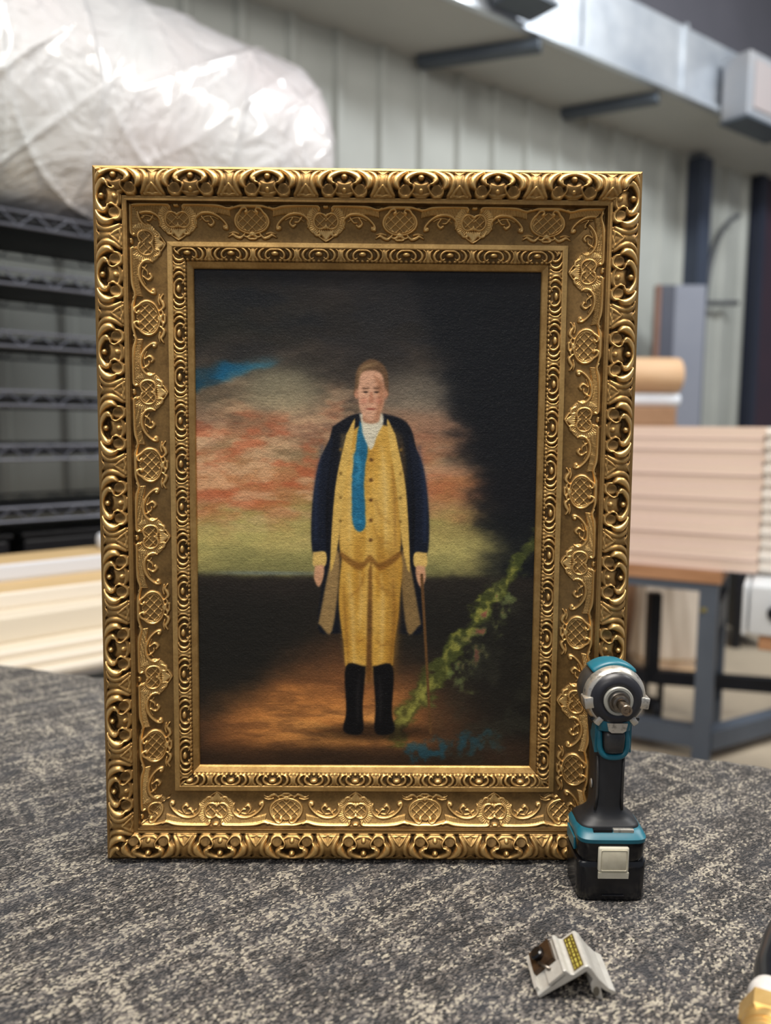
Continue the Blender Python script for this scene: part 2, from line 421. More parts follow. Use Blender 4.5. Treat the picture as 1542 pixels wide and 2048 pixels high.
# ------------------------------------------------------------------ board stack on a side table at the left
def line_at(y0, Y): p = at(0, y0, Y); return p
m_cream = varied('cream_foam', lin('#e2d9ca'), lin('#dcd2c2'), 3, .7)
m_cream2 = varied('cream_board', lin('#dacfbb'), lin('#d4c9b6'), 3, .7)
m_white = varied('white_board', lin('#d2d4da'), lin('#cccfd6'), 3, .6)
m_kraft = varied('kraft_face', lin('#cfb283'), lin('#c8aa7a'), 3, .7)
def stackboard(ztop_, y_front, thick, depth, mtop, mface, lab, bow=0.0, s0=-.3, s1=1.5, n=40):
    "board whose long front edge runs parallel to the rack"
    # front edge passes the sight line at the left picture edge at height ztop_
    Y = (CAMH-ztop_)*FPX/(y_front-853); Y = max(Y, .5)
    for _ in range(5):
        p = at(0, y_front, Y); Y *= (CAMH-ztop_)/(CAMH-p.z)
    o0 = at(0, y_front, Y); o0.z = 0
    root = Vector((o0.x, o0.y, ztop_-thick))+RD*.3
    depth = min(depth, (2.31-Y)*1.064)
    bm = B(); r = min(thick*.45, .008); prf = []
    for k in range(5):
        a = math.pi/2*k/4; prf.append((r-r*math.sin(a)*1.0, -r+r*math.cos(a)))
    outline = [(depth, 0)]+[(x_, z_) for x_, z_ in prf]+[(0, -thick+r), (r*.4, -thick), (depth, -thick)]
    rings = []
    for i in range(n+1):
        s_ = s0+(s1-s0)*i/n; q = Vector((o0.x, o0.y, ztop_))+RD*s_-root
        w_ = bow*math.sin(s_*5.0+ztop_*40)
        rings.append([bm.bm.verts.new(q+RN*(x_+w_)+Vector((0, 0, z_))) for x_, z_ in outline])
    m_ = len(outline)
    for a, c in zip(rings, rings[1:]):
        for k in range(m_):
            fce = bm.bm.faces.new((a[k], a[(k+1) % m_], c[(k+1) % m_], c[k]))
            fce.material_index = 0 if k in (0, 1) else 1
    bm.bm.faces.new(rings[0]); bm.bm.faces.new(rings[-1][::-1])
    o = bm.done('foam_board', None, None, loc=root); o.data.materials.append(mtop); o.data.materials.append(mface)
    tag(o, lab, 'foam board', 'cream boards stacked on the side table'); return o
zt = .094
specs = [(.094, 1130, .047, .17, m_kraft, m_white, 'white foam board with kraft top, topmost of the left stack'),
         (.047, 1188, .043, .50, m_kraft, m_cream, 'cream board with yellow kraft top, second in the left stack'),
         (.004, 1236, .066, .58, m_cream2, m_cream2, 'thick cream board, third from top in the left stack'),
         (-.062, 1303, .020, .66, m_cream2, m_cream, 'thin cream board, fourth from top in the left stack'),
         (-.082, 1330, .020, .70, m_cream2, m_cream, 'thin cream board, fifth from top in the left stack'),
         (-.102, 1356, .022, .74, m_cream2, m_cream, 'thin cream board at the bottom of the left stack')]
for i, sp in enumerate(specs):
    stackboard(*sp, bow=.006 if i else .0)
tb = empty('side_table', (-.845+.30*RN.x, 1.82+.30*RN.y, FLOOR), (0, 0, math.atan2(RD.y, RD.x)))
zt0 = -.124-FLOOR
B().box((-.28, -.30, zt0-.03), (1.45, .28, zt0), .004).done('table_top', m_white, tb)
for x_, y_ in ((-.24, -.26), (1.4, -.26), (-.24, .24), (1.4, .24)):
    B().box((x_-.02, y_-.02, 0), (x_+.02, y_+.02, zt0-.03), .003).done('leg', m_brace, tb)
tag(tb, 'low side table carrying the cream board stack, left', 'table')
p = at(196, 1090, 2.35)
o = B().lathe([(0, .008), (.002, .02), (.006, .024), (.05, .024), (.055, .01)], (p.x, p.y, .094+.024), tuple(RD)).done('foam_roll', m_wr, angle=40)
tag(o, 'small white roll end on the topmost left board beside the frame', 'roll')

# ------------------------------------------------------------------ work cart, pack stack and things at the right
FD = Vector((1.9, -1, 0)).normalized(); SD = Vector((1, 1.9, 0)).normalized()   # front edge to the right, side to the back
K = at(1437, 1168, 3.04); K.z = 0
def kt(f_, s_, z): p = K+FD*f_+SD*s_; return Vector((p.x, p.y, z))
zct = at(1437, 1143, 3.04).z; m_steel = varied('bluegrey_steel', lin('#5d6672'), lin('#525b68'), 4, .5, .1)
m_ply = varied('plywood', lin('#c08f68'), lin('#a87852'), 5, .6, 0, (1, 1, 8))
def obox(b, f0, f1, s0_, s1_, z0, z1, O):
    vs = []
    for z in (z0, z1): vs += [b.bm.verts.new(kt(f_, s_, z)-O) for f_, s_ in ((f0, s0_), (f1, s0_), (f1, s1_), (f0, s1_))]
    for q in ((3, 2, 1, 0), (4, 5, 6, 7), (0, 1, 5, 4), (1, 2, 6, 5), (2, 3, 7, 6), (3, 0, 4, 7)): b.bm.faces.new([vs[i] for i in q])
    return b
cart = empty('work_table', kt(-.5, .25, FLOOR)); O = cart.location.copy()
obox(B(), -1.1, .012, -.012, .50, zct-.048, zct, O).done('wooden_top', m_ply, cart)
obox(B(), -1.09, 0, 0, .49, zct-.085, zct-.048, O).done('apron', m_steel, cart)
LG = .068
for f_, s_ in ((-LG, 0), (-1.09, 0), (-LG, .42), (-1.09, .42)):
    obox(B(), f_, f_+LG, s_, s_+LG, FLOOR, zct-.085, O).done('leg', m_steel, cart)
zrl = at(1400, 1480, 3.04).z
obox(B(), -1.09+LG, -LG, .005, .065, zrl-.045, zrl+.035, O).done('lower_rail', m_steel, cart)
b = B(); b.bar(kt(-.02, .03, zrl-.01)-O, Vector((1.78, 3.36, zrl-.01))-O, .065, .075); b.done('outrigger', m_steel, cart)
b = B(); b.bar(kt(-.01, .10, zct-.085-.11)-O, kt(-.01, .42, zct-.085-.11)-O, .03, .10); b.done('side_plate', m_steel, cart)
B().box(tuple(kt(-LG*.85, -.003, at(1420, 1222, 3.04).z-.008)-O-Vector((.004, .004, 0))), tuple(kt(-LG*.55, -.003, at(1420, 1222, 3.04).z+.008)-O)).done('yellow_mark', varied('mark_yellow', lin('#8a7f45'), lin('#7c7440'), 9, .6), cart)
tag(cart, 'blue-grey steel work table with wooden top carrying the pink board packs', 'work table')
m_tanp = varied('pink_tan_card', lin('#f3dfc8'), lin('#efd4c4'), 1.2, .75)
m_tanl = varied('pink_card_face', lin('#f0dcd2'), lin('#ecd4c8'), 3, .7, 0, (1, 1, 20))
NP = 12; zb0 = zct+.002; zb1 = at(1400, 853, 3.04).z; hh = (zb1-zb0)/NP
xr = .20
proto = None
for i in range(NP):
    j = random.uniform(-.006, .006)
    if proto is None:
        r_ = empty('card_pack', kt(-.45, .2, zb0)); O = r_.location.copy()
        body = obox(B(), -1.05, xr-.065, .0085, .47, zb0+.002, zb0+hh-.001, O); bmesh.ops.bevel(body.bm, geom=list(body.bm.edges), offset=.003, segments=2, affect='EDGES')
        c1 = body.done('card_bundle', m_tanp, r_, angle=50)
        bb = obox(B(), -1.03, xr-.07, .006, .46, zb0+.0, zb0+.007, O); c3 = bb.done('slip_sheet', m_tanl, r_)
        cp = obox(B(), xr-.075, xr+.02, .0, .48, zb0+.001, zb0+hh-.001, O); bmesh.ops.bevel(cp.bm, geom=list(cp.bm.edges), offset=.014, segments=3, affect='EDGES')
        c2 = cp.done('foam_edge', varied('white_foam_edge', lin('#f4ece2'), lin('#ece2d6'), 4, .7), r_, angle=50); c2['label'] = 'white foam end cap'
        proto = r_; parts = [c1, c2, c3]
    else:
        r_ = proto.copy(); col.objects.link(r_); r_.location = proto.location+Vector((j, j*.7, hh*i))
        for c_ in parts:
            cc = c_.copy(); col.objects.link(cc); cc.parent = r_
    nm = ['lowest', 'second', 'third', 'fourth', 'fifth', 'sixth', 'seventh', 'eighth', 'ninth', 'tenth', 'eleventh', 'topmost'][i]
    tag(r_, f'pinkish card pack with white foam end, {nm} '+('from the wooden table top' if 0 < i < 11 else ('on the wooden table top' if i == 0 else 'of the right stack')), 'card pack', 'card packs stacked on the work table')
# cream cloth sack under and behind the table
sp_ = on_floor(1352, 1332); sk = empty('cloth_sack', (sp_.x-.05, sp_.y, FLOOR))
NT2, NS2 = 96, 40; t_ = np.linspace(0, 2*np.pi, NT2, endpoint=False)
co = []
hs = at(1352, 1150, sp_.y).z-FLOOR
for i in range(NS2):
    q = i/(NS2-1); rr_ = .20*(1-.9*max(0, (q-.93)/.07)**2)*(.85+.15*min(1, q*8))
    for t in t_:
        fold = 1+.06*math.sin(5*t+2.5*q)+.035*math.sin(9*t-4*q+1)+.02*math.sin(17*t+6*q)
        co.append((rr_*fold*math.cos(t)*.98, rr_*fold*math.sin(t)*.5, q*hs))
me = np_mesh('cloth', co, grid_quads(NS2, NT2, wrap=True, flip=False))
link_mesh('cloth', me, varied('cream_cloth', lin('#e6d8c6'), lin('#dccdbd'), 4, .85), sk, True)
B().tube([(.19*math.cos(a)*1.02, .097*math.sin(a)*1.02, hs*.12) for a in np.linspace(0, 6.2832, 40)], .008, 6).done('tie_cord', varied('cord_tan', lin('#b9a080'), lin('#a58c6c'), 9, .8), sk)
tag(sk, 'cream cloth sack standing on the floor under the work table', 'sack')
p = on_floor(1365, 1346)
o = B().box((p.x-.35, p.y-.05, FLOOR), (p.x+.12, p.y+.05, FLOOR+.012), .002).done('cardboard_sheet', varied('floor_card', lin('#d8b78d'), lin('#cbaa80'), 5, .8))
tag(o, 'tan cardboard sheet lying on the floor in front of the sack', 'cardboard')
# black dolly behind the table legs
m_blk = varied('black_steel', lin('#16181c'), lin('#20222a'), 5, .45, .3)
tf = on_floor(1302, 1450); pl, pr_ = at(1302, 1352, tf.y), at(1600, 1385, tf.y-.14); zz = pl.z
dl = empty('black_trolley', (tf.x, tf.y, FLOOR)); DO = dl.location.copy()
B().bar(pl-DO, Vector((pr_.x, pr_.y, zz))-DO, .045, .06).done('lower_bar', m_blk, dl)
pe = pl+Vector((-.5, .22, 0)); B().bar(pl-DO, pe-DO, .045, .06).done('lower_bar', m_blk, dl)
B().bar(Vector((pl.x, pl.y, zz))-DO, Vector((pl.x, pl.y, at(1302, 1185, tf.y).z))-DO, .052).done('post', m_blk, dl)
wv = B(); wv.lathe([(-.02, .02), (-.02, .058), (-.012, .065), (.012, .065), (.02, .058), (.02, .02)], (pl.x-DO.x+.01, pl.y-DO.y, .065), (1, .15, 0), 28); wv.done('wheel', m_blk, dl, angle=40)
for dx in (-.024, .044): B().bar((pl.x-DO.x+dx, pl.y-DO.y, .07), (pl.x-DO.x+dx, pl.y-DO.y, zz-FLOOR-.02), .012, .05).done('fork_plate', m_blk, dl)
tag(dl, 'black steel trolley frame with a caster behind the work table leg', 'trolley')
o = at(1465, 1290, 4.7); o2 = at(1548, 1290, 4.7)
cb = empty('black_cabinet', ((o.x+o2.x)/2, 4.9, FLOOR)); hw = (o2.x-o.x)/2; hz = at(1500, 1146, 4.7).z-FLOOR
B().box((-hw, -.2, .12), (hw, .25, hz), .01).done('body', m_blk, cb)
for x_ in (-hw+.03, hw-.03):
    for y_ in (-.17, .22): B().box((x_-.02, y_-.02, 0), (x_+.02, y_+.02, .12)).done('leg', m_blk, cb)
tag(cb, 'low black cabinet standing on the floor beyond the work table', 'cabinet')
# white machine head with black knob
m_mach = varied('white_enamel', lin('#d5d9dc'), lin('#dde0e2'), 3, .35)
MY = 2.8; pa, pb = at(1487, 1168, MY), at(1487, 1268, MY)
mc = empty('white_machine', (pa.x, MY, FLOOR), (0, 0, -.47)); O = mc.location.copy()
mt, mb = pa.z-FLOOR, pb.z-FLOOR
B().box((.022, 0, mb), (.75, .22, mt), .012, 3).done('housing', m_mach, mc, angle=40)
B().box((0, -.002, mb-.003), (.017, .222, mt-.004), .006, 2).done('end_cap', m_mach, mc, angle=40)
kp = at(1540, 1220, MY)
B().lathe([(0, .02), (.0, .024), (.02, .024), (.024, .018), (.024, .010), (.018, .009)], ((kp.x-pa.x)/math.cos(.47)*.93, 0, kp.z-FLOOR), (0, -1, 0), 28).done('knob', m_blk, mc, angle=35)
B().box((.058, .02, mb-.055), (.5, .2, mb), .004).done('wooden_block', m_ply, mc)
B().box((.30, .03, 0), (.48, .19, mb-.055), .006).done('stand', m_brace, mc)
tag(mc, 'white machine housing with a round black knob at the right picture edge', 'machine')

# ------------------------------------------------------------------ bench and carpet
c1, c2 = at(0, 1325, 1.5166), at(1542, 1530, 1.0683)
BD = Vector((c2.x-c1.x, c2.y-c1.y, 0)).normalized(); BN = Vector((BD.y, -BD.x, 0))
m_bt = varied('bench_wood', lin('#8a6e50'), lin('#79603f'), 3, .6)
bench = empty('workbench', (0, .75, FLOOR)); O = bench.location.copy(); CO = Vector((c1.x, c1.y, 0))
def bp(u_, w_, z): p = CO+BD*u_+BN*w_; return Vector((p.x, p.y, z))
def bbox(b, u0, u1, w0, w1, z0, z1, O):
    vs = []
    for z in (z0, z1): vs += [b.bm.verts.new(bp(a, d_, z)-O) for a, d_ in ((u0, w0), (u1, w0), (u1, w1), (u0, w1))]
    for q in ((3, 2, 1, 0), (4, 5, 6, 7), (0, 1, 5, 4), (1, 2, 6, 5), (2, 3, 7, 6), (3, 0, 4, 7)): b.bm.faces.new([vs[i] for i in q])
    return b
bbox(B(), -.13, 1.75, .004, 1.25, -.05, -.008, O).done('bench_top', m_bt, bench)
for a, d_ in ((-.08, .06), (1.62, .06), (-.08, 1.12), (1.62, 1.12)):
    bbox(B(), a, a+.07, d_, d_+.07, FLOOR, -.05, O).done('leg', m_bt, bench)
tag(bench, 'wooden workbench under the grey carpet', 'workbench')
carp = Mat('loop_pile_carpet', (.1, .1, .1), .95)
t = carp.node('ShaderNodeTexCoord')
mp = carp.node('ShaderNodeMapping'); mp.inputs['Rotation'].default_value = (0, 0, math.radians(-40)); carp.link(t.outputs['Object'], mp.inputs[0]); cv = mp.outputs[0]
# gentle wander of the loop rows
wn = carp.node('ShaderNodeTexNoise'); wn.inputs['Scale'].default_value = 60; carp.link(cv, wn.inputs['Vector'])
wm = carp.node('ShaderNodeVectorMath'); wm.operation = 'MULTIPLY_ADD'; wm.inputs[1].default_value = (.004, .004, .004); carp.link(wn.outputs['Color'], wm.inputs[0]); carp.link(cv, wm.inputs[2]); cv2 = wm.outputs[0]
vo = carp.node('ShaderNodeTexVoronoi'); vo.inputs['Scale'].default_value = 1
sc3 = carp.node('ShaderNodeMapping'); sc3.inputs['Scale'].default_value = (360, 520, 300); carp.link(cv2, sc3.inputs[0]); carp.link(sc3.outputs[0], vo.inputs['Vector'])
sep = carp.node('ShaderNodeSeparateColor'); carp.link(vo.outputs['Color'], sep.inputs[0])
def streak(sx, sy, detail, seed):
    mm = carp.node('ShaderNodeMapping'); mm.inputs['Scale'].default_value = (sx, sy, 1); mm.inputs['Location'].default_value = (seed, seed, 0)
    carp.link(cv, mm.inputs[0]); return carp.noise(mm.outputs[0], 1, detail, .6)
st1 = streak(6, 62, 3, 3.1)      # long yarn rows
st2 = streak(48, 8, 2, 9.7)        # crossing rows
st3 = streak(9, 14, 2, 4.2)       # wide drift between dark and pale
sA = carp.math('MAXIMUM', st1, carp.math('SUBTRACT', st2, .045))
sA = carp.math('ADD', carp.math('MULTIPLY', sA, 1.15), carp.math('MULTIPLY', st3, .22))
tone = carp.math('ADD', carp.math('MULTIPLY', sep.outputs[0], .46), carp.math('MULTIPLY', sA, .80))
cbase = carp.ramp(tone, [(.61, lin('#191818')), (.76, lin('#343130')), (.86, lin('#645d57')), (.96, lin('#908981')), (1.0, lin('#c2b9a6'))])
blue = carp.noise(cv, 16, 2)
cb2 = carp.mix(carp.ramp(blue, [(.45, (0, 0, 0)), (.7, (.28, .28, .28))]), cbase, lin('#4a4e58'))
carp.link(cb2, carp.b.inputs['Base Color'])
dome = carp.math('SUBTRACT', 1.0, carp.math('MULTIPLY', vo.outputs['Distance'], 1.1))
fib = carp.noise(cv, 900, 2)
hgt = carp.math('ADD', dome, carp.math('MULTIPLY', fib, .3))
carp.bump(hgt, 1.0, .0032)
carp.set('Sheen Weight', .15); carp.set('Specular IOR Level', .2)
# carpet mesh follows the bench edge and rolls slightly over it
NU, NW = 260, 220
uu = np.linspace(-.15, 1.77, NU); ww = np.concatenate([np.array([-.0, -.001]), np.linspace(0, 1.27, NW-2)])
U2, W2 = np.meshgrid(uu, ww)
Z2 = np.zeros_like(U2)+.0004*np.sin(U2*37)*np.sin(W2*29)
Z2 += -.006*np.exp(-np.clip(W2, 0, 9)/.006); Z2[0] = -.008
n_e = .0022*np.sin(U2*61)+.0016*np.sin(U2*143+1)+.001*rng.normal(size=U2.shape)*(W2 < .004)
Wj = W2+n_e*np.exp(-np.clip(W2, 0, 9)/.05)
P = np.stack([CO.x+BD.x*U2+BN.x*Wj, CO.y+BD.y*U2+BN.y*Wj, Z2], -1).reshape(-1, 3)
me = np_mesh('carpet', P, grid_quads(NU and len(ww), NU))
o = link_mesh('carpet', me, carp.m, None, True)
sol = o.modifiers.new('pile', 'SOLIDIFY'); sol.thickness = .0075; sol.offset = -1
if me.polygons[NU*5].normal.z < 0: me.flip_normals()
tag(o, 'dark grey loop carpet with pale flecked streaks laid over the bench', 'carpet')

# ------------------------------------------------------------------ carved gold frame
FW, FH, RW, FDEP = .5485, .7178, .0945, .038
frame = empty('framed_painting', (-.0198, .8125, .0008), (-.02, 0, .0103))
tag(frame, 'painting of a standing man in an ornate carved gold frame on the carpet', 'framed painting')

class Tile:
    "relief of one half repeat, lengths in millimetres; s along the rail, v across it"
    def __init__(s, P, V, res=.22):
        s.P, s.V, s.res = P/2, V, res
        s.a = np.arange(0, s.P+res, res); s.v = np.arange(0, V+res, res)
        s.S, s.VV = np.meshgrid(s.a, s.v, indexing='ij'); s.H = np.zeros_like(s.S)
    def _seg(s, pts, rr):
        best = np.full(s.S.shape, 9.0)
        for (a, b, r0, r1) in zip(pts, pts[1:], rr, rr[1:]):
            d = b-a; L = max(d@d, 1e-9); t = np.clip(((s.S-a[0])*d[0]+(s.VV-a[1])*d[1])/L, 0, 1)
            q = np.hypot(s.S-a[0]-t*d[0], s.VV-a[1]-t*d[1])/(r0+(r1-r0)*t); best = np.minimum(best, q)
        return best
    def stroke(s, pts, r, h, base=0.0, mirror=True, sharp=1.0):
        P = catmull(pts, 6) if len(pts) > 2 else [np.array(p, float) for p in pts]
        rs = np.interp(np.linspace(0, 1, len(P)), np.linspace(0, 1, len(r)), r) if isinstance(r, (list, tuple)) else np.full(len(P), float(r))
        for f_ in ((lambda p: p), (lambda p: np.array([-p[0], p[1]])), (lambda p: np.array([2*s.P-p[0], p[1]]))):
            q = s._seg([f_(p) for p in P], rs)
            c = np.where(q < 1, base+h*np.sqrt(np.clip(1-q**2, 0, 1))**sharp, 0)
            s.H = np.maximum(s.H, c)
        return s
    def ball(s, c, r, h, base=0.0, rv=None):
        rv = rv or r
        for cx in (c[0], -c[0], 2*s.P-c[0]):
            q = ((s.S-cx)/r)**2+((s.VV-c[1])/rv)**2
            s.H = np.maximum(s.H, np.where(q < 1, base+h*np.sqrt(np.clip(1-q, 0, 1)), 0))
        return s
    def dish(s, c, r, rv, depth):
        q = ((s.S-c[0])/r)**2+((s.VV-c[1])/rv)**2
        s.H -= np.where(q < 1, depth*(1-q), 0); return s
    def soften(s, k=1):
        for _ in range(k):
            A = np.pad(s.H, 1, 'edge'); s.H = (A[:-2, 1:-1]+A[2:, 1:-1]+A[1:-1, :-2]+A[1:-1, 2:]+2*s.H)/6
        return s
    def sample(s, u, v, phase):
        x = np.mod(u-phase, 2*s.P); x = np.minimum(x, 2*s.P-x)/s.res; y = np.clip(v, 0, s.V)/s.res
        i = np.clip(x.astype(int), 0, s.H.shape[0]-2); j = np.clip(y.astype(int), 0, s.H.shape[1]-2)
        fx, fy = x-i, y-j; H = s.H
        return H[i, j]*(1-fx)*(1-fy)+H[i+1, j]*fx*(1-fy)+H[i, j+1]*(1-fx)*fy+H[i+1, j+1]*fx*fy

# outer acanthus band, repeat 76 mm
T1 = Tile(76.1, 26)
T1.ball((0, 16.5), 9.5, 3.4, rv=10)
T1.stroke([(0, 24.0), (4.5, 23.6), (8.5, 21.8)], [2.2, 1.9, 1.2], 1.8, 2.0)
T1.stroke([(0, 1.4), (6.5, 2.4), (12, 5.6), (14.8, 9.6), (13.8, 12.2)], [2.9, 3.4, 3.6, 3.0, 1.4], 5.0, 1.0)
T1.stroke([(13.5, 9.5), (12.2, 13), (8.8, 14.2)], [2.6, 1.6, .8], 3.8, 1.8)
T1.dish((0, 8.2), 8.6, 6.2, 3.2)
T1.ball((0, 7.2), 3.5, 5.2, .4); T1.ball((0, 7.2), 1.6, 1.2, 5.0)
T1.ball((0, 20.3), 2.6, 2.4, 2.4)
T1.ball((15.8, 19.4), 6.6, 3.8, rv=6.4)
T1.dish((15.6, 19.0), 4.4, 4.6, 2.0)
T1.stroke([(8.9, 14), (7.4, 17.6), (9.8, 21.6), (13.2, 24.4), (17.8, 24.6), (21.4, 22.0), (22, 18)], [.8, 1.2, 1.3, 1.7, 1.9, 1.6, 1.0], 2.6, 2.2)
T1.stroke([(14, .6), (20, 4.0), (24, 8.8), (25, 13.6), (23, 17.6)], [2.4, 4.0, 4.9, 4.2, 1.6], 6.2, .2, sharp=1.3)
T1.stroke([(23, .2), (28.5, 3.0), (31.6, 8), (32, 13.5), (30.2, 19), (27, 23.6)], [1.6, 2.8, 3.6, 3.8, 3.4, 2.4], 4.4, 0, sharp=1.2)
T1.stroke([(38.05, 0), (38.05, 25)], [5.0, 2.6, 2.2, 3.4, 5.0], 3.4)
T1.stroke([(38.05, 4.5), (34.6, 1.6), (31.8, .3)], [2.2, 1.6, .8], 3.8)
T1.stroke([(38.05, 15.5), (34.6, 19.6), (31.2, 23.4)], [1.6, 2.4, 1.9], 4.2)
T1.stroke([(29.6, 24.6), (34, 24.0), (38.05, 24.8)], [1.6, 1.5, 1.3], 4.4)
T1.soften(3)
# cove filigree, repeat 150.5 mm, large cartouche at 0 and small one at 75
T2_ = Tile(150.5, 35); PH = 75.25
def ell(c, a, b_, t0, t1, n=14): return [(c[0]+a*math.cos(t0+(t1-t0)*k/n), c[1]+b_*math.sin(t0+(t1-t0)*k/n)) for k in range(n+1)]
inside = ((T2_.S/15.5)**2+((T2_.VV-14.5)/10)**2) < 1
lat = np.minimum(np.abs(np.mod(T2_.S+T2_.VV*1.15, 9.2)-4.6), np.abs(np.mod(T2_.S-T2_.VV*1.15, 9.2)-4.6))
T2_.H = np.maximum(T2_.H, np.where(inside, .35+1.1*np.clip(1.3-lat/.75, 0, 1), 0))
T2_.stroke(ell((0, 14.8), 17, 11.2, -.75, 1.57), [1.5, 1.4, 1.1, .9], 2.4)
T2_.stroke(ell((0, 14.8), 14.8, 9.3, -.5, 1.4), [.6, .7, .5], 1.5)
T2_.stroke([(12.4, 7.2), (9.5, 3.8), (6.0, 3.0), (4.2, 5.2), (5.6, 7.0)], [1.4, 1.3, 1.1, 1.1, 1.5], 2.5)
T2_.ball((5.6, 6.6), 1.9, 2.8)
T2_.stroke([(0, 24.5), (2.2, 26.2), (0, 27.6)], [1.3, 1.5, 1.2], 2.2)
T2_.stroke([(0, 26), (5, 29.2), (9, 28.0)], [1.8, 1.5, .8], 1.9)
T2_.stroke([(0, 31), (3.4, 31), (5.5, 29)], [1.6, 1.2, .7], 1.7)
T2_.stroke([(8, 26.5), (12, 30), (16, 29.2), (20, 27.2), (24.5, 29.5)], [1.0, 1.9, 2.0, 1.5, .6], 2.0)
T2_.stroke([(14, 26), (19, 24.8), (24, 26)], [1.0, 1.1, .5], 1.7)
# small cartouche
inside = (((T2_.S-PH)/11)**2+((T2_.VV-14)/7)**2) < 1
T2_.H = np.maximum(T2_.H, np.where(inside, .35+1.1*np.clip(1.3-lat/.75, 0, 1), 0))
T2_.stroke(ell((PH-5.6, 14), 6.6, 6.9, .7, 2*math.pi-.7), 1.05, 2.3)
T2_.stroke([(PH, 18.8), (PH-1.4, 20.6), (PH-.2, 17.2)], .9, 2.1); T2_.stroke([(PH, 9.2), (PH-1.5, 7.6)], .9, 2.1)
for k in range(17):
    a = math.pi/2+.35+k*(math.pi-.5)/16
    T2_.stroke([(PH-4+9.2*math.cos(a), 14+8.6*math.sin(a)), (PH-5+13.2*math.cos(a), 14+12.4*math.sin(a))], [.6, 1.15], 1.5)
T2_.stroke(ell((PH-5, 14), 14.2, 13.4, math.pi/2+.3, math.pi*1.5-.2, 20), .7, 1.3)
T2_.stroke([(PH-13, 22.5), (PH-10.5, 26.5), (PH-6.5, 26.8), (PH-6.5, 23.6)], [1.0, 1.7, 1.6, 1.2], 2.1)
for k in range(4): T2_.stroke([(PH-1.0-k*1.9, 22.5), (PH-.6-k*1.2, 30.5-k*1.5)], [.8, 1.4], 1.7)
T2_.stroke([(PH, 33), (PH-3, 31.2), (PH-7, 28.5)], [1.2, 1.1, .8], 1.9)
# C scrolls with sprig between
T2_.stroke([(56.5, 20), (58.3, 16), (56, 11.5), (50.5, 8.2), (43, 7.6), (36, 9.4), (30, 13.2), (25.8, 18.0), (25.6, 21.4), (28.4, 21.2)], [.7, 1.2, 1.35, 1.4, 1.4, 1.35, 1.3, 1.4, 1.6, 1.4], 2.5)
T2_.ball((28.2, 20.2), 2.1, 2.9)
T2_.stroke([(53, 14.2), (47, 10.8), (40, 10.6), (34, 13)], .55, 1.3)
T2_.stroke([(50.5, 11), (47, 14.8), (43.5, 15.0)], [1.1, 1.0, .5], 1.9)
T2_.stroke([(41.5, 11.2), (38.5, 15.6), (41.5, 18.8), (44.2, 17.4)], [.7, 1.2, 1.6, 1.2], 2.1)
for k in range(26):
    s_ = 23+k*1.55; top_ = 7.2+2.6*abs((s_-42)/19)**2
    T2_.stroke([(s_, 2.0), (s_-1.0, min(top_, 10.5))], [.62, .5], 1.9)
# ribbon along the step edge
T2_.stroke([(PH, 1.6), (PH-1.6, 1.4)], 1.5, 2.6)
T2_.stroke([(PH-7.2, 4.6), (PH-6.4, 2.6), (PH-9, 1.0), (PH-18, .6), (PH-32, .8), (PH-44, 1.8), (PH-52, 3.6), (PH-57, 2.0)], [1.0, 1.4, 1.5, 1.5, 1.6, 1.6, 1.2, .6], 2.8)
T2_.stroke([(0, .8), (9, 1.0), (17, 2.6), (22, 4.6)], [2.4, 1.6, 1.2, .6], 2.3)
T2_.soften(1)
# inner beaded band, repeat 44.9 mm
T3 = Tile(44.8, 13.2)
T3.ball((0, 5.4), 4.3, 3.4, rv=2.5)
T3.stroke([(0, 1.2), (5, 1.6), (8.6, 4.2), (9.6, 7.6), (7.6, 10.4), (5.4, 9.2)], [1.2, 1.4, 1.5, 1.5, 1.2, .8], 2.9)
T3.stroke([(11, .4), (14.6, 2.6), (16.4, 6.4), (15, 10), (12.2, 11.6)], [.9, 1.6, 1.9, 1.6, 1.0], 3.0)
T3.stroke([(22.4, .5), (22.4, 12)], [2.6, 1.5, 1.4, 2.6], 2.0)
T3.stroke([(17.6, .4), (20.3, 3), (20.4, 8), (18, 11.4)], [.8, 1.3, 1.3, 1.2], 2.6)
for s_ in (0, 5.2, 9.8, 14.2, 18.4, 22.4): T3.ball((s_, 11.8), 2.1, 1.9, .5, rv=1.5)
T3.soften(2)

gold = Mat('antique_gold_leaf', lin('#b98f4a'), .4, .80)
at_ = gold.node('ShaderNodeAttribute'); at_.attribute_name = 'relief_tone'  # tone follows the carving height: darker in recesses, paler on raised relief
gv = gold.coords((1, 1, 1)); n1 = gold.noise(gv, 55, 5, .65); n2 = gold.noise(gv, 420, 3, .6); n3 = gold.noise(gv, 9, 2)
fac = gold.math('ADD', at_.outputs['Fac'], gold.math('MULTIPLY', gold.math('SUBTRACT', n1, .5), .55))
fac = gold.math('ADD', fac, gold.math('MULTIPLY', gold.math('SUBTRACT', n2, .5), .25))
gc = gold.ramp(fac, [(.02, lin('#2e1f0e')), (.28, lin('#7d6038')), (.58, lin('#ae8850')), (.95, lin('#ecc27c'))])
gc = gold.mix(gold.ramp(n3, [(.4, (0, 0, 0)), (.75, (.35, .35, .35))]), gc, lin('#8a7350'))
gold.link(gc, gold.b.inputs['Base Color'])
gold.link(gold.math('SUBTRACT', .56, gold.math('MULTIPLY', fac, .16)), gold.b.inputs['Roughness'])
gold.bump(gold.math('ADD', n2, n1), .25, .0006)

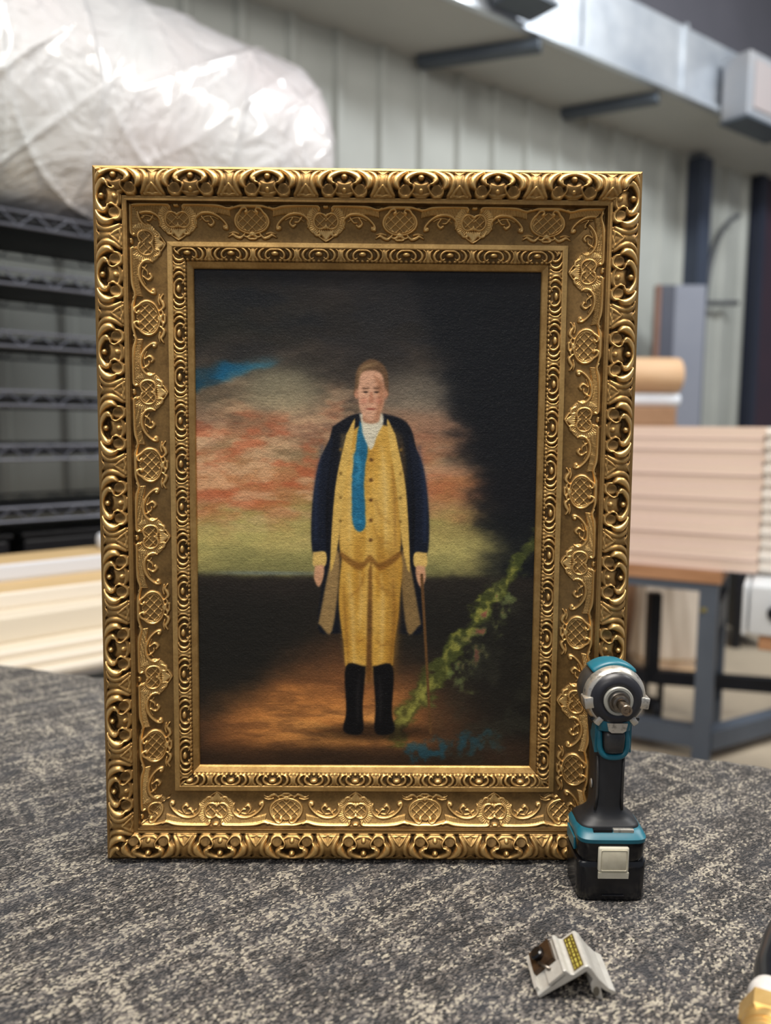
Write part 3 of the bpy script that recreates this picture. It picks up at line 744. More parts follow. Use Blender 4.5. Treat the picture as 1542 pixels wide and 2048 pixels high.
def base_profile(w_):
    "moulding depth in mm in front of the frame's back, by distance from the outer edge"
    d_ = np.zeros_like(w_)
    d_ = np.where(w_ < 3.2, 36+w_*.6, d_)
    q = np.clip((w_-3.2)/25.6, 0, 1); d_ = np.where((w_ >= 3.2) & (w_ < 28.8), 35.4+6.6*np.sin(np.pi*q)**.8-1.2*q, d_)
    d_ = np.where((w_ >= 28.8) & (w_ < 34), 37.4-.5*np.exp(-((w_-31.5)/1)**2), d_)
    q = np.clip((w_-34.6)/34.4, 0, 1); d_ = np.where(w_ >= 34, 32.6-3*np.clip((w_-34)/.6, 0, 1)-12.2*(1-(1-q)**1.7)+1.2*q**4, d_)
    d_ = np.where((w_ >= 69) & (w_ < 69.6), 18.2, d_)
    d_ = np.where((w_ >= 69.6) & (w_ < 74.8), 22.6+.25*(w_-69.6)*.3, d_)
    q = np.clip((w_-74.8)/13.4, 0, 1); d_ = np.where(w_ >= 74.8, 20.2+1.6*np.sin(np.pi*q)-2.6*q, d_)
    d_ = np.where((w_ >= 88.4), 17.8-.62*(w_-88.4), d_)
    return d_
bands = [('carved', np.concatenate([[0], np.linspace(.2, 3.2, 7), np.linspace(3.5, 28.8, 60), np.linspace(29, 34, 11)])),
         ('cove_panel', np.concatenate([[34, 34.05, 34.25, 34.6], np.linspace(35, 69, 82), [69.3, 69.6]])),
         ('beaded_moulding', np.concatenate([[69.6, 69.7, 70.2, 72, 74, 74.6, 74.8], np.linspace(75.1, 88.4, 36)])),
         ('sight_edge', np.concatenate([[88.4, 88.6, 89, 91, 93, 94.5, 94.5]]))]
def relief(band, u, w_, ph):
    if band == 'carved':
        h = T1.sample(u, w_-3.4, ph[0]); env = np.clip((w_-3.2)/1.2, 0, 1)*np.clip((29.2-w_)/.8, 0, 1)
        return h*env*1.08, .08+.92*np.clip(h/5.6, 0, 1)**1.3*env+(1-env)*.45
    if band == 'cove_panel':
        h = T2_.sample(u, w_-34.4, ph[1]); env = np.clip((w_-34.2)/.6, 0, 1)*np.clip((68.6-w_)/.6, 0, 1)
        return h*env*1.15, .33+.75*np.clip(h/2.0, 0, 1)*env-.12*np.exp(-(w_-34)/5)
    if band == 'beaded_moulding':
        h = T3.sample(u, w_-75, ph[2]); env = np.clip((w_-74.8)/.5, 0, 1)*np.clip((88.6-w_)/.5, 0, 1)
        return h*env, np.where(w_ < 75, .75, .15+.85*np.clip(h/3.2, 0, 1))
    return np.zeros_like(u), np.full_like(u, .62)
def rail(side, L, ph):
    "one mitred side of the frame; lengths in mm"
    root = None
    for band, ws in bands:
        nu = int((L-2*ws[0])/(.55 if band != 'sight_edge' else 3)); t = np.linspace(0, 1, nu)
        Wg, Tg = np.meshgrid(ws, t, indexing='ij'); Ug = Wg+Tg*(L-2*Wg)
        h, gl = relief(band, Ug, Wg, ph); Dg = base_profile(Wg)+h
        if band == 'carved':   # outer face running back to the wall side
            Ug = np.concatenate([Ug[:1], Ug]); Wg = np.concatenate([Wg[:1], Wg]); Dg = np.concatenate([Dg[:1]*0, Dg]); gl = np.concatenate([gl[:1], gl])
        if band == 'sight_edge': Dg[-1] = 9
        if band == 'cove_panel': Dg[0] = 37.2; Dg[-1] = 22.6
        if side == 'bottom': X, Z = -FW*500+Ug, Wg
        elif side == 'top': X, Z = -FW*500+Ug, FH*1000-Wg
        elif side == 'left': X, Z = -FW*500+Wg, Ug
        else: X, Z = FW*500-Wg, Ug
        P = np.stack([X, FDEP*1000-Dg, Z], -1).reshape(-1, 3)/1000
        me = np_mesh(band, P, grid_quads(*Wg.shape, flip=side in ('top', 'left')))
        a = me.attributes.new('relief_tone', 'FLOAT', 'POINT'); a.data.foreach_set('value', np.clip(gl, 0, 1).astype(np.float32).ravel())
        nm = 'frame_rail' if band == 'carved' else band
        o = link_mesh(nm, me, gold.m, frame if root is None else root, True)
        if root is None: root = o
PB, PL_, PR_ = 76.1, 150.5, 44.8
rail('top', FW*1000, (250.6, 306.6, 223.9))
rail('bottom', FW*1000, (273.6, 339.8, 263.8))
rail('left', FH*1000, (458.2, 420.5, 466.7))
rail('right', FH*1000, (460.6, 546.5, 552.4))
# backing board and the stand behind
b = B().box((-FW/2+.012, FDEP-.010, .012), (FW/2-.012, FDEP-.002, FH-.012)); b.done('backing_board', m_ply, frame)

# ------------------------------------------------------------------ the painted canvas: a plain generic dusk scene with an anonymous standing figure
CWm, CHm = FW-2*RW+.004, FH-2*RW+.004
NX, NY = 400, 596
X, Yp = np.meshgrid(np.linspace(0, 1350, NX), np.linspace(0, 1995, NY))
r3 = np.random.default_rng(3)
def vnoise(sx, sy, seed):
    g = np.random.default_rng(seed).random((64, 64)); x = X/sx; y = Yp/sy
    i = np.floor(x).astype(int); j = np.floor(y).astype(int); fx = x-i; fy = y-j; fx = fx*fx*(3-2*fx); fy = fy*fy*(3-2*fy)
    G = lambda a, b_: g[a % 64, b_ % 64]
    return G(i, j)*(1-fx)*(1-fy)+G(i+1, j)*fx*(1-fy)+G(i, j+1)*(1-fx)*fy+G(i+1, j+1)*fx*fy
def fbm(sx, sy, seed, o_=4): return sum(vnoise(sx/2**k, sy/2**k, seed+k)/2**k for k in range(o_))/sum(1/2**k for k in range(o_))
img = np.zeros((NY, NX, 3)); hexv = lambda h: np.array([int(h[i:i+2], 16)/255 for i in (1, 3, 5)])
def over(mask, c, a=1.0):
    global img
    c = hexv(c) if isinstance(c, str) else c; m = np.clip(mask*a, 0, 1)[..., None]; img = img*(1-m)+c*m
wob = (fbm(180, 90, 40)-.5); wob2 = (fbm(60, 40, 60)-.5)
yy = Yp+wob*150
stops = [(0, '#1d2026'), (250, '#24241f'), (330, '#3b352f'), (420, '#5c5347'), (520, '#8a7a5e'), (620, '#b3805c'), (700, '#9c8560'), (790, '#c28a5a'), (870, '#b5784c'), (960, '#a89858'), (1080, '#c2b46c'), (1190, '#8f8a54')]
for ch in range(3):
    img[..., ch] = np.interp(yy, [s[0] for s in stops], [hexv(s[1])[ch] for s in stops])
sm = lambda x: 1/(1+np.exp(-np.clip(x, -40, 40)))
over(sm((fbm(260, 130, 5)-.5)*16)*sm((yy-560)/40)*sm((930-yy)/40), '#cf7d54', .55)
over(sm((fbm(200, 60, 15)-.56)*22)*sm((yy-520)/40)*sm((900-yy)/60), '#d8a888', .55)
over(sm((X-430-wob*300)/120)*sm((620-yy)/90), '#4b4038', .75)
over(sm((fbm(230, 110, 25)-.5)*14)*sm((430-yy)/60), '#161a20', .6)
# break of blue
over(sm((30+(150-X)*.10-np.abs(Yp-398+(X-150)*.25+wob2*40))/6)*sm((300-X-wob2*60)/16), '#0f5a80', .95)
over(sm((fbm(90, 34, 31, 4)-.52)*26)*sm((Yp-470)/40)*sm((980-Yp)/40)*sm((900-X)/90), '#e6bd92', .60)
over(sm((fbm(110, 40, 33, 4)-.55)*24)*sm((Yp-540)/40)*sm((960-Yp)/40)*sm((900-X)/90), '#c4603c', .60)
over(sm((fbm(140, 60, 35, 4)-.53)*20)*sm((560-Yp)/70), '#2a2622', .6)
# pale cloud shoulder
over(sm((1-np.hypot((X-335)/150, (Yp-470-wob*60)/95))*5), '#a39b7c', .7)
over(sm((1-np.hypot((X-900)/190, (Yp-520-wob*60)/110))*4), '#8b8272', .7)
over(sm((1-np.hypot((X-880)/200, (Yp-600-wob*60)/50))*4), '#b58464', .6)
# dark wooded slope filling the right side
edge = 890+(Yp-180)*.30+wob*120+wob2*60
over(sm((X-edge)/26)*sm((Yp-20)/40), '#101318', .97)
# land, pond, path
over(sm((Yp-1205-wob2*14)/6), '#2d2722', 1)
over(sm((7-np.abs(Yp-1196))/2)*sm((480-X)/60)*sm((X-110)/40), '#7d8a86', .7)
over(sm((Yp-1290-wob*120)/40), '#1e1d19', .9)
d_ = (Yp-1560)/(1995-1560); left_ = 360-430*np.clip(d_, 0, 1.2)+wob*260
over(sm((Yp-1540-wob*80-np.abs(X-560)*.35)/60)*sm((X-left_)/70)*sm((1010-X)/90), '#9c6036', .95)
over(sm((Yp-1690-wob*110)/34)*sm((X-190)/60)*sm((860-X)/40)*sm((1925-Yp)/18), '#e2934a', 1.0)
over(sm((Yp-1770-wob*90)/22)*sm((X-330)/60)*sm((800-X)/40)*sm((1880-Yp)/18)*sm((fbm(150, 30, 77)-.42)*18), '#f6b060', .9)
over(sm((fbm(120, 26, 75)-.55)*22)*sm((Yp-1600)/40)*sm((X-left_)/50)*sm((880-X)/50), '#5f3d26', .5)
over(sm((Yp-1915-wob*50)/18), '#2a2017', .9)
# leafy bank slanting on the right
def band_(x0, y0, x1, y1, r0, r1, soft=6, wb=0):
    dx, dy = x1-x0, y1-y0; L = dx*dx+dy*dy; t = np.clip(((X-x0)*dx+(Yp-y0)*dy)/L, 0, 1)
    return sm((r0+(r1-r0)*t-np.hypot(X-x0-t*dx, Yp-y0-t*dy)+wob2*wb)/(soft*.5))
lv = fbm(26, 34, 90, 3)
over(band_(800, 1840, 1360, 1040, 52, 26, 8, 90), '#4d5526', .8)
over(band_(800, 1840, 1360, 1040, 40, 16, 6, 110)*sm((lv-.5)*18), '#a3a04a', .85)
over(band_(1060, 1600, 1240, 1300, 60, 40, 8, 120)*sm((lv-.56)*18), '#7c8a4e', .7)
over(band_(1090, 1560, 1200, 1330, 50, 30, 8, 120)*sm((lv-.68)*26), '#a4524a', .8)
over(band_(900, 1930, 1180, 1890, 40, 40, 10, 120)*sm((lv-.5)*16), '#1f5a70', .7)
over(sm((1-np.hypot((X-1250)/120, (Yp-1930-wob*40)/60))*4), '#4c3626', .5)
over(sm((fbm(70, 70, 120)-.6)*18)*sm((X-1000)/60)*sm((Yp-1120)/60), '#3a3a2e', .5)
def poly(pts, soft=3, wb=0):
    p = np.array(catmull(list(pts)+[pts[0]], 5)); x, y = X+wob2*wb, Yp+wob2*wb; ins = np.zeros(X.shape, bool); dist = np.full(X.shape, 1e9)
    for a, b_ in zip(p, p[1:]):
        c = (a[1] > y) != (b_[1] > y)
        with np.errstate(divide='ignore', invalid='ignore'):
            ins ^= c & (x < (b_[0]-a[0])*(y-a[1])/(b_[1]-a[1]+1e-12)+a[0])
        d = b_-a; L = max(d@d, 1e-9); t = np.clip(((x-a[0])*d[0]+(y-a[1])*d[1])/L, 0, 1)
        dist = np.minimum(dist, np.hypot(x-a[0]-t*d[0], y-a[1]-t*d[1]))
    return sm(np.where(ins, dist, -dist)/(soft*.42))
# anonymous man standing upright, facing out: dark long coat, mustard waistcoat and trousers, blue scarf
cx = 690
over(sm((1-np.hypot((X-cx-20)/230, (Yp-1850)/34))*5), '#20160f', .8)
over(poly([(cx-150, 610), (cx-60, 560), (cx+60, 560), (cx+155, 612), (cx+190, 800), (cx+205, 1010), (cx+195, 1200), (cx+215, 1420), (cx+120, 1440), (cx-120, 1440), (cx-205, 1420), (cx-188, 1200), (cx-205, 1010), (cx-190, 800)], 4), '#10131c', 1)
over(poly([(cx-205, 1400), (cx-150, 1120), (cx-120, 1150), (cx-150, 1430)], 5), '#b7935a', .85)
over(poly([(cx+205, 1400), (cx+150, 1120), (cx+122, 1150), (cx+150, 1430)], 5), '#a07f4c', .85)
fold = (fbm(46, 230, 140, 3)-.5)*.8
over(poly([(cx-108, 1090), (cx+108, 1090), (cx+120, 1300), (cx+100, 1480), (cx+86, 1590), (cx+12, 1590), (cx+6, 1330), (cx-6, 1330), (cx-14, 1590), (cx-88, 1590), (cx-104, 1480), (cx-124, 1300)], 4), '#d59f3c', 1)
over(poly([(cx-92, 640), (cx-30, 600), (cx+30, 600), (cx+92, 640), (cx+112, 860), (cx+118, 1110), (cx+40, 1160), (cx-40, 1160), (cx-118, 1110), (cx-112, 860)], 4), '#d9a746', 1)
fig = poly([(cx-118, 640), (cx+118, 640), (cx+125, 1110), (cx+90, 1590), (cx-90, 1590), (cx-125, 1110)], 10)
over(fig*sm((fold-.04)*16), '#ecc878', .45); over(fig*sm((-fold-.08)*16), '#a8762e', .45)
over(poly([(cx-6, 1180), (cx+8, 1180), (cx+9, 1590), (cx-12, 1590)], 5), '#70481c', .8)
over(poly([(cx+40, 1120), (cx+118, 1110), (cx+112, 1560), (cx+74, 1590), (cx+66, 1300)], 22), '#9d6c28', .35)
over(poly([(cx-118, 1105), (cx-40, 1152), (cx, 1120), (cx+40, 1152), (cx+118, 1105), (cx+112, 1135), (cx+42, 1182), (cx, 1150), (cx-42, 1182), (cx-114, 1135)], 5), '#7c4f1e', .75)
def brush(pts, w_, c, a=.7, soft=3):
    q = catmull(pts, 5); best = np.full(X.shape, 1e9)
    for k, (a_, b_) in enumerate(zip(q, q[1:])):
        d = b_-a_; t = np.clip(((X-a_[0])*d[0]+(Yp-a_[1])*d[1])/max(d@d, 1e-9), 0, 1); u_ = (k+.5)/len(q)
        best = np.minimum(best, np.hypot(X-a_[0]-t*d[0], Yp-a_[1]-t*d[1])-w_*math.sin(math.pi*min(max(u_, .08), .92)))
    over(sm(-best/soft), c, a)
for x0, y0, x1, y1, x2, y2, w_, c in ((-84, 1200, -70, 1330, -62, 1560, 9, '#f0cc7e'), (-40, 1190, -34, 1290, -40, 1420, 7, '#efc877'), (44, 1200, 52, 1320, 50, 1540, 8, '#eec676'),
        (-104, 1250, -96, 1400, -84, 1570, 6, '#8f6024'), (-22, 1200, -40, 1250, -78, 1290, 4, '#8f6024'), (22, 1200, 44, 1246, 84, 1280, 4, '#8f6024'), (-60, 1450, -40, 1470, -20, 1460, 4, '#9a6a2a'),
        (92, 1220, 98, 1380, 86, 1560, 8, '#86581f'), (30, 1470, 52, 1488, 80, 1470, 4, '#8f6024'), (-70, 700, -78, 860, -82, 1060, 7, '#eecb7c'), (44, 690, 58, 860, 60, 1080, 7, '#f0cf84'),
        (84, 760, 96, 900, 100, 1080, 6, '#94652a'), (20, 900, 40, 960, 74, 990, 4, '#a37430'), (14, 1010, 40, 1060, 84, 1076, 4, '#a37430')):
    brush([(cx+x0, y0), (cx+x1, y1), (cx+x2, y2)], w_, c, .6, 4)
for s_ in (-1, 1):   # lapels, sleeves
    over(poly([(cx+s_*96, 640), (cx+s_*62, 590), (cx+s_*104, 860), (cx+s_*128, 1080), (cx+s_*158, 1180), (cx+s_*140, 860)], 3), '#e0b75f', 1)
    over(poly([(cx+s_*150, 640), (cx+s_*205, 760), (cx+s_*232, 960), (cx+s_*226, 1120), (cx+s_*178, 1120), (cx+s_*176, 960), (cx+s_*150, 800)], 4), '#141a28', 1)
    over(poly([(cx+s_*226, 1110), (cx+s_*224, 1165), (cx+s_*178, 1165), (cx+s_*177, 1110)], 3), '#e3bd6b', 1)
    over(poly([(cx+s_*218, 1165), (cx+s_*222, 1215), (cx+s_*204, 1250), (cx+s_*186, 1215), (cx+s_*184, 1165)], 4), '#d9a27a', 1)
for k in range(5): over(sm((7-np.hypot(X-cx-2, Yp-740-k*80))/1.5), '#5e3d1c', .9)
over(poly([(cx-46, 585), (cx-10, 640), (cx-26, 830), (cx-20, 1010), (cx-66, 1000), (cx-72, 800)], 4, 8), '#186790', .95)
over(band_(cx-50, 660, cx-46, 980, 10, 12, 8, 60)*sm((lv-.48)*20), '#3c93b8', .8)
over(poly([(cx-46, 560), (cx+46, 560), (cx+30, 640), (cx, 700), (cx-30, 640)], 4, 10), '#ded6bd', 1)
for s_ in (-1, 1):   # boots
    over(poly([(cx+s_*14, 1575), (cx+s_*94, 1575), (cx+s_*92, 1760), (cx+s_*104, 1838), (cx+s_*70, 1860), (cx+s_*24, 1846), (cx+s_*26, 1740)], 4), '#0c0b0d', 1)
for s_ in (-1, 1):
    brush([(cx+s_*190, 690), (cx+s_*214, 860), (cx+s_*216, 1060)], 8, '#2c3a58', .6, 5)
    brush([(cx+s_*150, 700), (cx+s_*170, 900), (cx+s_*168, 1090)], 5, '#05070c', .7, 3)
    brush([(cx+s_*40, 1620), (cx+s_*46, 1700), (cx+s_*44, 1800)], 6, '#34302e', .6, 4)
    for k in range(4): over(sm((6-np.hypot(X-cx-s_*118, Yp-700-k*95))/1.4), '#8a6a30', .9)
# head: broad simple brushwork, brown hair
over(poly([(cx-26, 530), (cx+26, 530), (cx+30, 590), (cx-30, 590)], 4), '#c08c6c', 1)
over(poly([(cx-66, 462), (cx-58, 392), (cx-20, 352), (cx+30, 354), (cx+62, 396), (cx+68, 462), (cx+58, 496), (cx-56, 496)], 4, 10), '#6b5038', 1)
brush([(cx-50, 440), (cx-34, 382), (cx+16, 364)], 6, '#a5875e', .7, 4)
for s_ in (-1, 1): over(sm((1-np.hypot((X-cx-s_*56)/9, (Yp-482)/17))*5), '#c98f70', 1)
over(poly([(cx-52, 470), (cx-40, 405), (cx, 390), (cx+40, 405), (cx+53, 470), (cx+44, 540), (cx+16, 580), (cx-16, 580), (cx-44, 540)], 4), '#dba888', 1)
over(poly([(cx+14, 410), (cx+50, 450), (cx+44, 540), (cx+16, 578), (cx+28, 500)], 10), '#a8704e', .7)
for s_ in (-1, 1):
    over(sm((1-np.hypot((X-cx-s_*21)/9, (Yp-474)/3.6))*5), '#2c1c14', .9)
    over(sm((3-np.abs(Yp-460+np.abs(X-cx-s_*21)*.1))/2)*sm((13-np.abs(X-cx-s_*21))/2), '#4a3222', .8)
    over(sm((1-np.hypot((X-cx-s_*28)/14, (Yp-508)/12))*3), '#c97860', .45)
over(poly([(cx-5, 476), (cx+5, 476), (cx+11, 512), (cx, 517), (cx-9, 512)], 3), '#b97a5c', .7)
over(sm((1-np.hypot((X-cx)/18, (Yp-540)/4))*5), '#9c4a3c', .85)
# walking stick in his left hand
over(band_(cx+206, 1200, cx+250, 1850, 6, 5, 2), '#6a4a2a', 1)
# brush texture
img *= (1+.16*(fbm(14, 6, 200, 2)-.5)+.10*(fbm(60, 20, 210, 3)-.5))[..., None]
img = np.clip(img, 0, 1)
linimg = np.where(img <= .04045, img/12.92, ((img+.055)/1.055)**2.4)
zz_, xx_ = np.linspace(CHm, 0, NY), np.linspace(-CWm/2, CWm/2, NX)
PX, PZ = np.meshgrid(xx_, zz_)
P = np.stack([PX, np.full_like(PX, FDEP-.0118), PZ+RW-.002], -1).reshape(-1, 3)
me = np_mesh('canvas', P, grid_quads(NY, NX, flip=True))
ca = me.color_attributes.new('paint', 'FLOAT_COLOR', 'POINT')
ca.data.foreach_set('color', np.concatenate([linimg.reshape(-1, 3), np.ones((NX*NY, 1))], 1).astype(np.float32).ravel())
pm = Mat('oil_paint', (.5, .5, .5), .45, Specular_IOR_Level=.22)
a = pm.node('ShaderNodeAttribute'); a.attribute_name = 'paint'
v = pm.coords(); g1 = pm.noise(v, 480, 3, .7); g2 = pm.noise(v, 120, 4, .6)
fl = pm.ramp(g1, [(.66, (0, 0, 0)), (.74, (1, 1, 1))])
fl2 = pm.math('MULTIPLY', fl, .10)
pm.link(pm.mix(fl2, a.outputs['Color'], lin('#a09a86')), pm.b.inputs['Base Color'])
# woven threads and impasto
sx = pm.node('ShaderNodeSeparateXYZ'); pm.link(v, sx.inputs[0])
wv1 = pm.math('SINE', pm.math('MULTIPLY', sx.outputs[0], 5200.0)); wv2 = pm.math('SINE', pm.math('MULTIPLY', sx.outputs[2], 5200.0))
hh_ = pm.math('ADD', pm.math('MULTIPLY', pm.math('ADD', wv1, wv2), .06), pm.math('ADD', g1, pm.math('MULTIPLY', g2, .6)))
pm.bump(hh_, .55, .0012)
if me.polygons[0].normal.y > 0: me.flip_normals()
o = link_mesh('canvas', me, pm.m, frame, False); o['label'] = 'dusky oil painting of an anonymous standing man in a dark coat'

# ------------------------------------------------------------------ cordless impact driver standing on its battery
teal = varied('teal_plastic', lin('#176a7c'), lin('#125c6e'), 60, .38, bump=.08, bdist=.0004)
blackp = varied('black_rubber', lin('#1c1d20'), lin('#26272a'), 50, .48, bump=.15, bdist=.0004)
glossb = varied('black_glossy_plastic', lin('#0b0c0f'), lin('#121317'), 30, .22)
darkg = varied('dark_grey_plastic', lin('#3a3836'), lin('#4a4744'), 40, .35, .1)
nosem = Mat('scuffed_silver', lin('#c8c4ba'), .3, .75); v = nosem.coords(); f = nosem.noise(v, 130, 5, .7); nosem.link(nosem.ramp(f, [(.35, lin('#8f8a82')), (.5, lin('#cfcabf'))]), nosem.b.inputs['Base Color'])
steelm = varied('worn_steel', lin('#8d857a'), lin('#6d655c'), 200, .3, .95)
ivory = varied('ivory_plastic', lin('#ddd8c4'), lin('#cfcab6'), 90, .5)
D0 = Vector((.2255, .7705, .0)); drv = empty('impact_driver', D0)
tag(drv, 'teal and black cordless impact driver standing on its battery before the frame', 'impact driver')
EX, EY, EZ = (1, 0, 0), (0, 1, 0), (0, 0, 1)
AX = .2025   # height of the head axis
# battery: y local runs -.0275 (front) .. +.0275 (back)
b = B(); b.loft([((0, 0, .0), EX, EY, .0315, .0265, 7), ((0, 0, .002), EX, EY, .0330, .028, 7), ((.0, 0, .034), EX, EY, .0345, .0285, 7), ((0, .001, .0385), EX, EY, .0350, .028, 7), ((0, .001, .040), EX, EY, .0335, .027, 7)], 48)
bat = b.done('battery', glossb, drv, angle=35)
b = B().box((-.010, -.0300, .006), (.012, -.0275, .0075), .0005); b.done('rib', glossb, bat)
# ivory release button with sloped lower lip
bt = B().box((-.0150, -.0315, .0318), (.0150, -.026, .0575), .0022, 3).done('release_button', ivory, bat, angle=40)
B().box((-.0127, -.0322, .0345), (.0127, -.0310, .0552), .0015, 2).done('button_face', varied('ivory_worn', lin('#d2ccb6'), lin('#c4bda6'), 120, .5), bt, angle=40)
b = B(); b.prism([(-.0315, .0318), (-.0305, .0252), (-.027, .0245), (-.027, .0318)], 0, -.0145, .0150); b.done('button_lip', ivory, bt)
# foot of the housing above the battery
b = B()
b.loft([((0, .001, .039), EX, EY, .0305, .0265, 6), ((0, .001, .045), EX, EY, .0328, .028, 6), ((0, .001, .060), EX, EY, .0338, .0285, 6), ((0, .0015, .0635), EX, EY, .0335, .0280, 6)], 48)
foot = b.done('foot_housing', glossb, drv, angle=35)
b = B()
b.loft([((0, -.0005, .0605), EX, EY, .0338, .0290, 6), ((0, -.0005, .0645), EX, EY, .0342, .0295, 6), ((0, .001, .0680), EX, EY, .0325, .0270, 5), ((0, .003, .0705), EX, EY, .0300, .0240, 5)], 48)
plate = b.done('teal_foot_cover', teal, drv, angle=35)
B().box((-.019, -.0240, .0672), (.0000, -.0195, .0722), .0008).done('label_strip', glossb, plate)
B().box((.0005, -.0240, .0672), (.021, -.0195, .0722), .0008).done('label_strip', nosem.m, plate)
B().lathe([(0, .0035), (.0012, .0035), (.0014, .001)], (-.0255, -.0150, .0679), (-.25, -.35, 1), 20).done('lanyard_hole', blackp, plate)
for s_ in (-1, 1): B().box((s_*.0338-.0012, -.012, .045), (s_*.0338+.0012, .018, .058), .0008).done('side_badge', darkg if s_ > 0 else teal, foot)
# black shoulder and grip
b = B()
b.loft([((0, .004, .0690), EX, EY, .0312, .0245, 5), ((0, .005, .0725), EX, EY, .0290, .0225, 4), ((0, .006, .0760), EX, EY, .0235, .0195, 3.2), ((0, .007, .0810), EX, EY, .0172, .0170, 2.8),
        ((0, .007, .0900), EX, EY, .0157, .0165, 2.8), ((0, .006, .1050), EX, EY, .0156, .0170, 2.8), ((0, .006, .1200), EX, EY, .0158, .0175, 2.8), ((0, .007, .1380), EX, EY, .0165, .0175, 2.8),
        ((0, .008, .1560), EX, EY, .0176, .0180, 2.8), ((0, .009, .1720), EX, EY, .0190, .0185, 3), ((0, .009, .1840), EX, EY, .0200, .0185, 3)], 40)
grip = b.done('grip', blackp, drv, smooth=True)
for s_ in (-1, 1):
    b = B(); b.tube([(s_*.0135, -.0062, .084), (s_*.0125, -.0078, .100), (s_*.0125, -.0080, .120), (s_*.013, -.0072, .140)], .0014, 8); b.done('grip_seam', darkg, grip, smooth=True)
b = B(); b.loft([((-.0158, .002, .108), EY, EZ, .0035, .005, 2), ((-.0168, .002, .108), EY, EZ, .003, .0042, 2)], 16); b.done('grip_badge', nosem.m, grip)
# teal trigger housing: cowl around the trigger
b = B()
b.loft([((0, -.006, .1860), EX, EY, .0185, .0150, 3), ((0, -.007, .1790), EX, EY, .0180, .0150, 3.4), ((0, -.0075, .1735), EX, EY, .0160, .0150, 3.4), ((0, -.007, .1700), EX, EY, .0165, .0130, 3.4)], 36)
cowl = b.done('teal_neck', teal, drv, angle=40)
b = B(); b.prism([(-.0095, .1795), (.0105, .1795), (.0090, .1722), (.0060, .1700), (-.0050, .1700), (-.0080, .1722)], 1, -.0236, -.0205); b.done('lamp_window', nosem.m, cowl)
for x_, w_ in ((-.0052, .0016), (-.0028, .0010), (-.001, .0014), (.0018, .0012), (.0040, .0016)):
    pass
b = B(); gp = [(-.0128, -.008, .172), (-.0134, -.0125, .160), (-.0128, -.0140, .150), (-.0085, -.0150, .1440), (0, -.0155, .1425), (.0085, -.0150, .1440), (.0128, -.0140, .150), (.0134, -.0125, .160), (.0128, -.008, .172)]
b.tube(catmull(gp, 5), .0030, 10); b.done('trigger_surround', teal, cowl, smooth=True)
for s_ in (-1, 1):
    b = B(); b.prism([(-.012, .184), (.010, .184), (.004, .158), (-.004, .152), (-.012, .146)], 0, min(s_*.0128, s_*.0180), max(s_*.0128, s_*.0180)); b.done('side_cheek', teal, cowl)
b = B(); b.loft([((0, -.0110, .1700), EX, EY, .0102, .0080, 4), ((0, -.0130, .1640), EX, EY, .0104, .0085, 4), ((0, -.0125, .1540), EX, EY, .0102, .0080, 4), ((0, -.0125, .1485), EX, EY, .0092, .0078, 4), ((0, -.0100, .1460), EX, EY, .0075, .0060, 4)], 32)
b.done('trigger', varied('trigger_black', lin('#242427'), lin('#3a3937'), 110, .35), drv, smooth=True)
b = B(); b.box((-.0235, -.010, .1768), (.0265, -.004, .1812), .0016, 2); b.done('direction_switch', darkg, drv, angle=40)
B().lathe([(0, .002), (0, .0030), (.004, .0030), (.0048, .0018)], (-.0190, -.0120, .1800), (-.6, -.8, .1), 16).done('side_screw', glossb, drv, smooth=True)
# head: dark motor housing with teal top, silver gear case, rubber bumper, ring, chuck, bit
hx = 0; HR = (hx, 0, AX)
b = B(); b.lathe([(.0300, .012), (.0295, .0200), (.026, .0262), (.020, .0295), (.008, .0312), (-.002, .0312), (-.008, .0300), (-.010, .0285)], HR, (0, 1, 0), 64)
hd = b.done('motor_housing', darkg, drv, smooth=True)
b = B()
for k, (yy_, r_) in enumerate([(.022, .0302), (.014, .0318), (.004, .0326), (-.004, .0326), (-.0065, .0318)]):
    pass
ta = np.linspace(math.radians(48), math.radians(132), 20); ring_prev = None
for yy_, r_ in [(.0265, .0250), (.024, .0290), (.018, .0312), (.008, .0327), (-.002, .0328), (-.0075, .0318), (-.0078, .0290)]:
    rg = [b.bm.verts.new((r_*math.cos(a), yy_, AX+r_*math.sin(a))) for a in ta]
    if ring_prev: [b.bm.faces.new((ring_prev[i], ring_prev[i+1], rg[i+1], rg[i])) for i in range(19)]
    ring_prev = rg
o = b.done('teal_top_cover', teal, hd, smooth=True)
so = o.modifiers.new('shell', 'SOLIDIFY'); so.thickness = .0015; so.offset = 0
b = B(); b.lathe([(.006, .012), (.006, .0300), (.010, .0306), (.014, .0296), (.0185, .0270), (.0190, .0262), (.0190, .010)], HR, (0, -1, 0), 64)
b.done('gear_case', nosem.m, drv, angle=50)
b = B(); b.lathe([(.016, .012), (.016, .0268), (.0185, .0262), (.0225, .0225), (.0240, .0195), (.0245, .0165), (.0235, .0150), (.0235, .010)], (0, 0, AX-.0005), (0, -1, 0), 64)
bump_ = b.done('rubber_bumper', varied('bumper_rubber', lin('#1f1f24'), lin('#2a2a2f'), 60, .36), drv, angle=45)
for a in (-8, 188, -52, 232):
    r_ = math.radians(a); c_, s_ = math.cos(r_), math.sin(r_)
    M = Matrix.Translation(Vector((0, 0, AX))) @ Matrix.Rotation(-r_, 4, 'Y')
    big = a in (-8, 188)
    B().box((.0215, -.0215, -.0056 if big else -.0032), (.0318, -.0060, .0056 if big else .0032), .0012, 2, M).done('bumper_lug', nosem.m, bump_, angle=40)
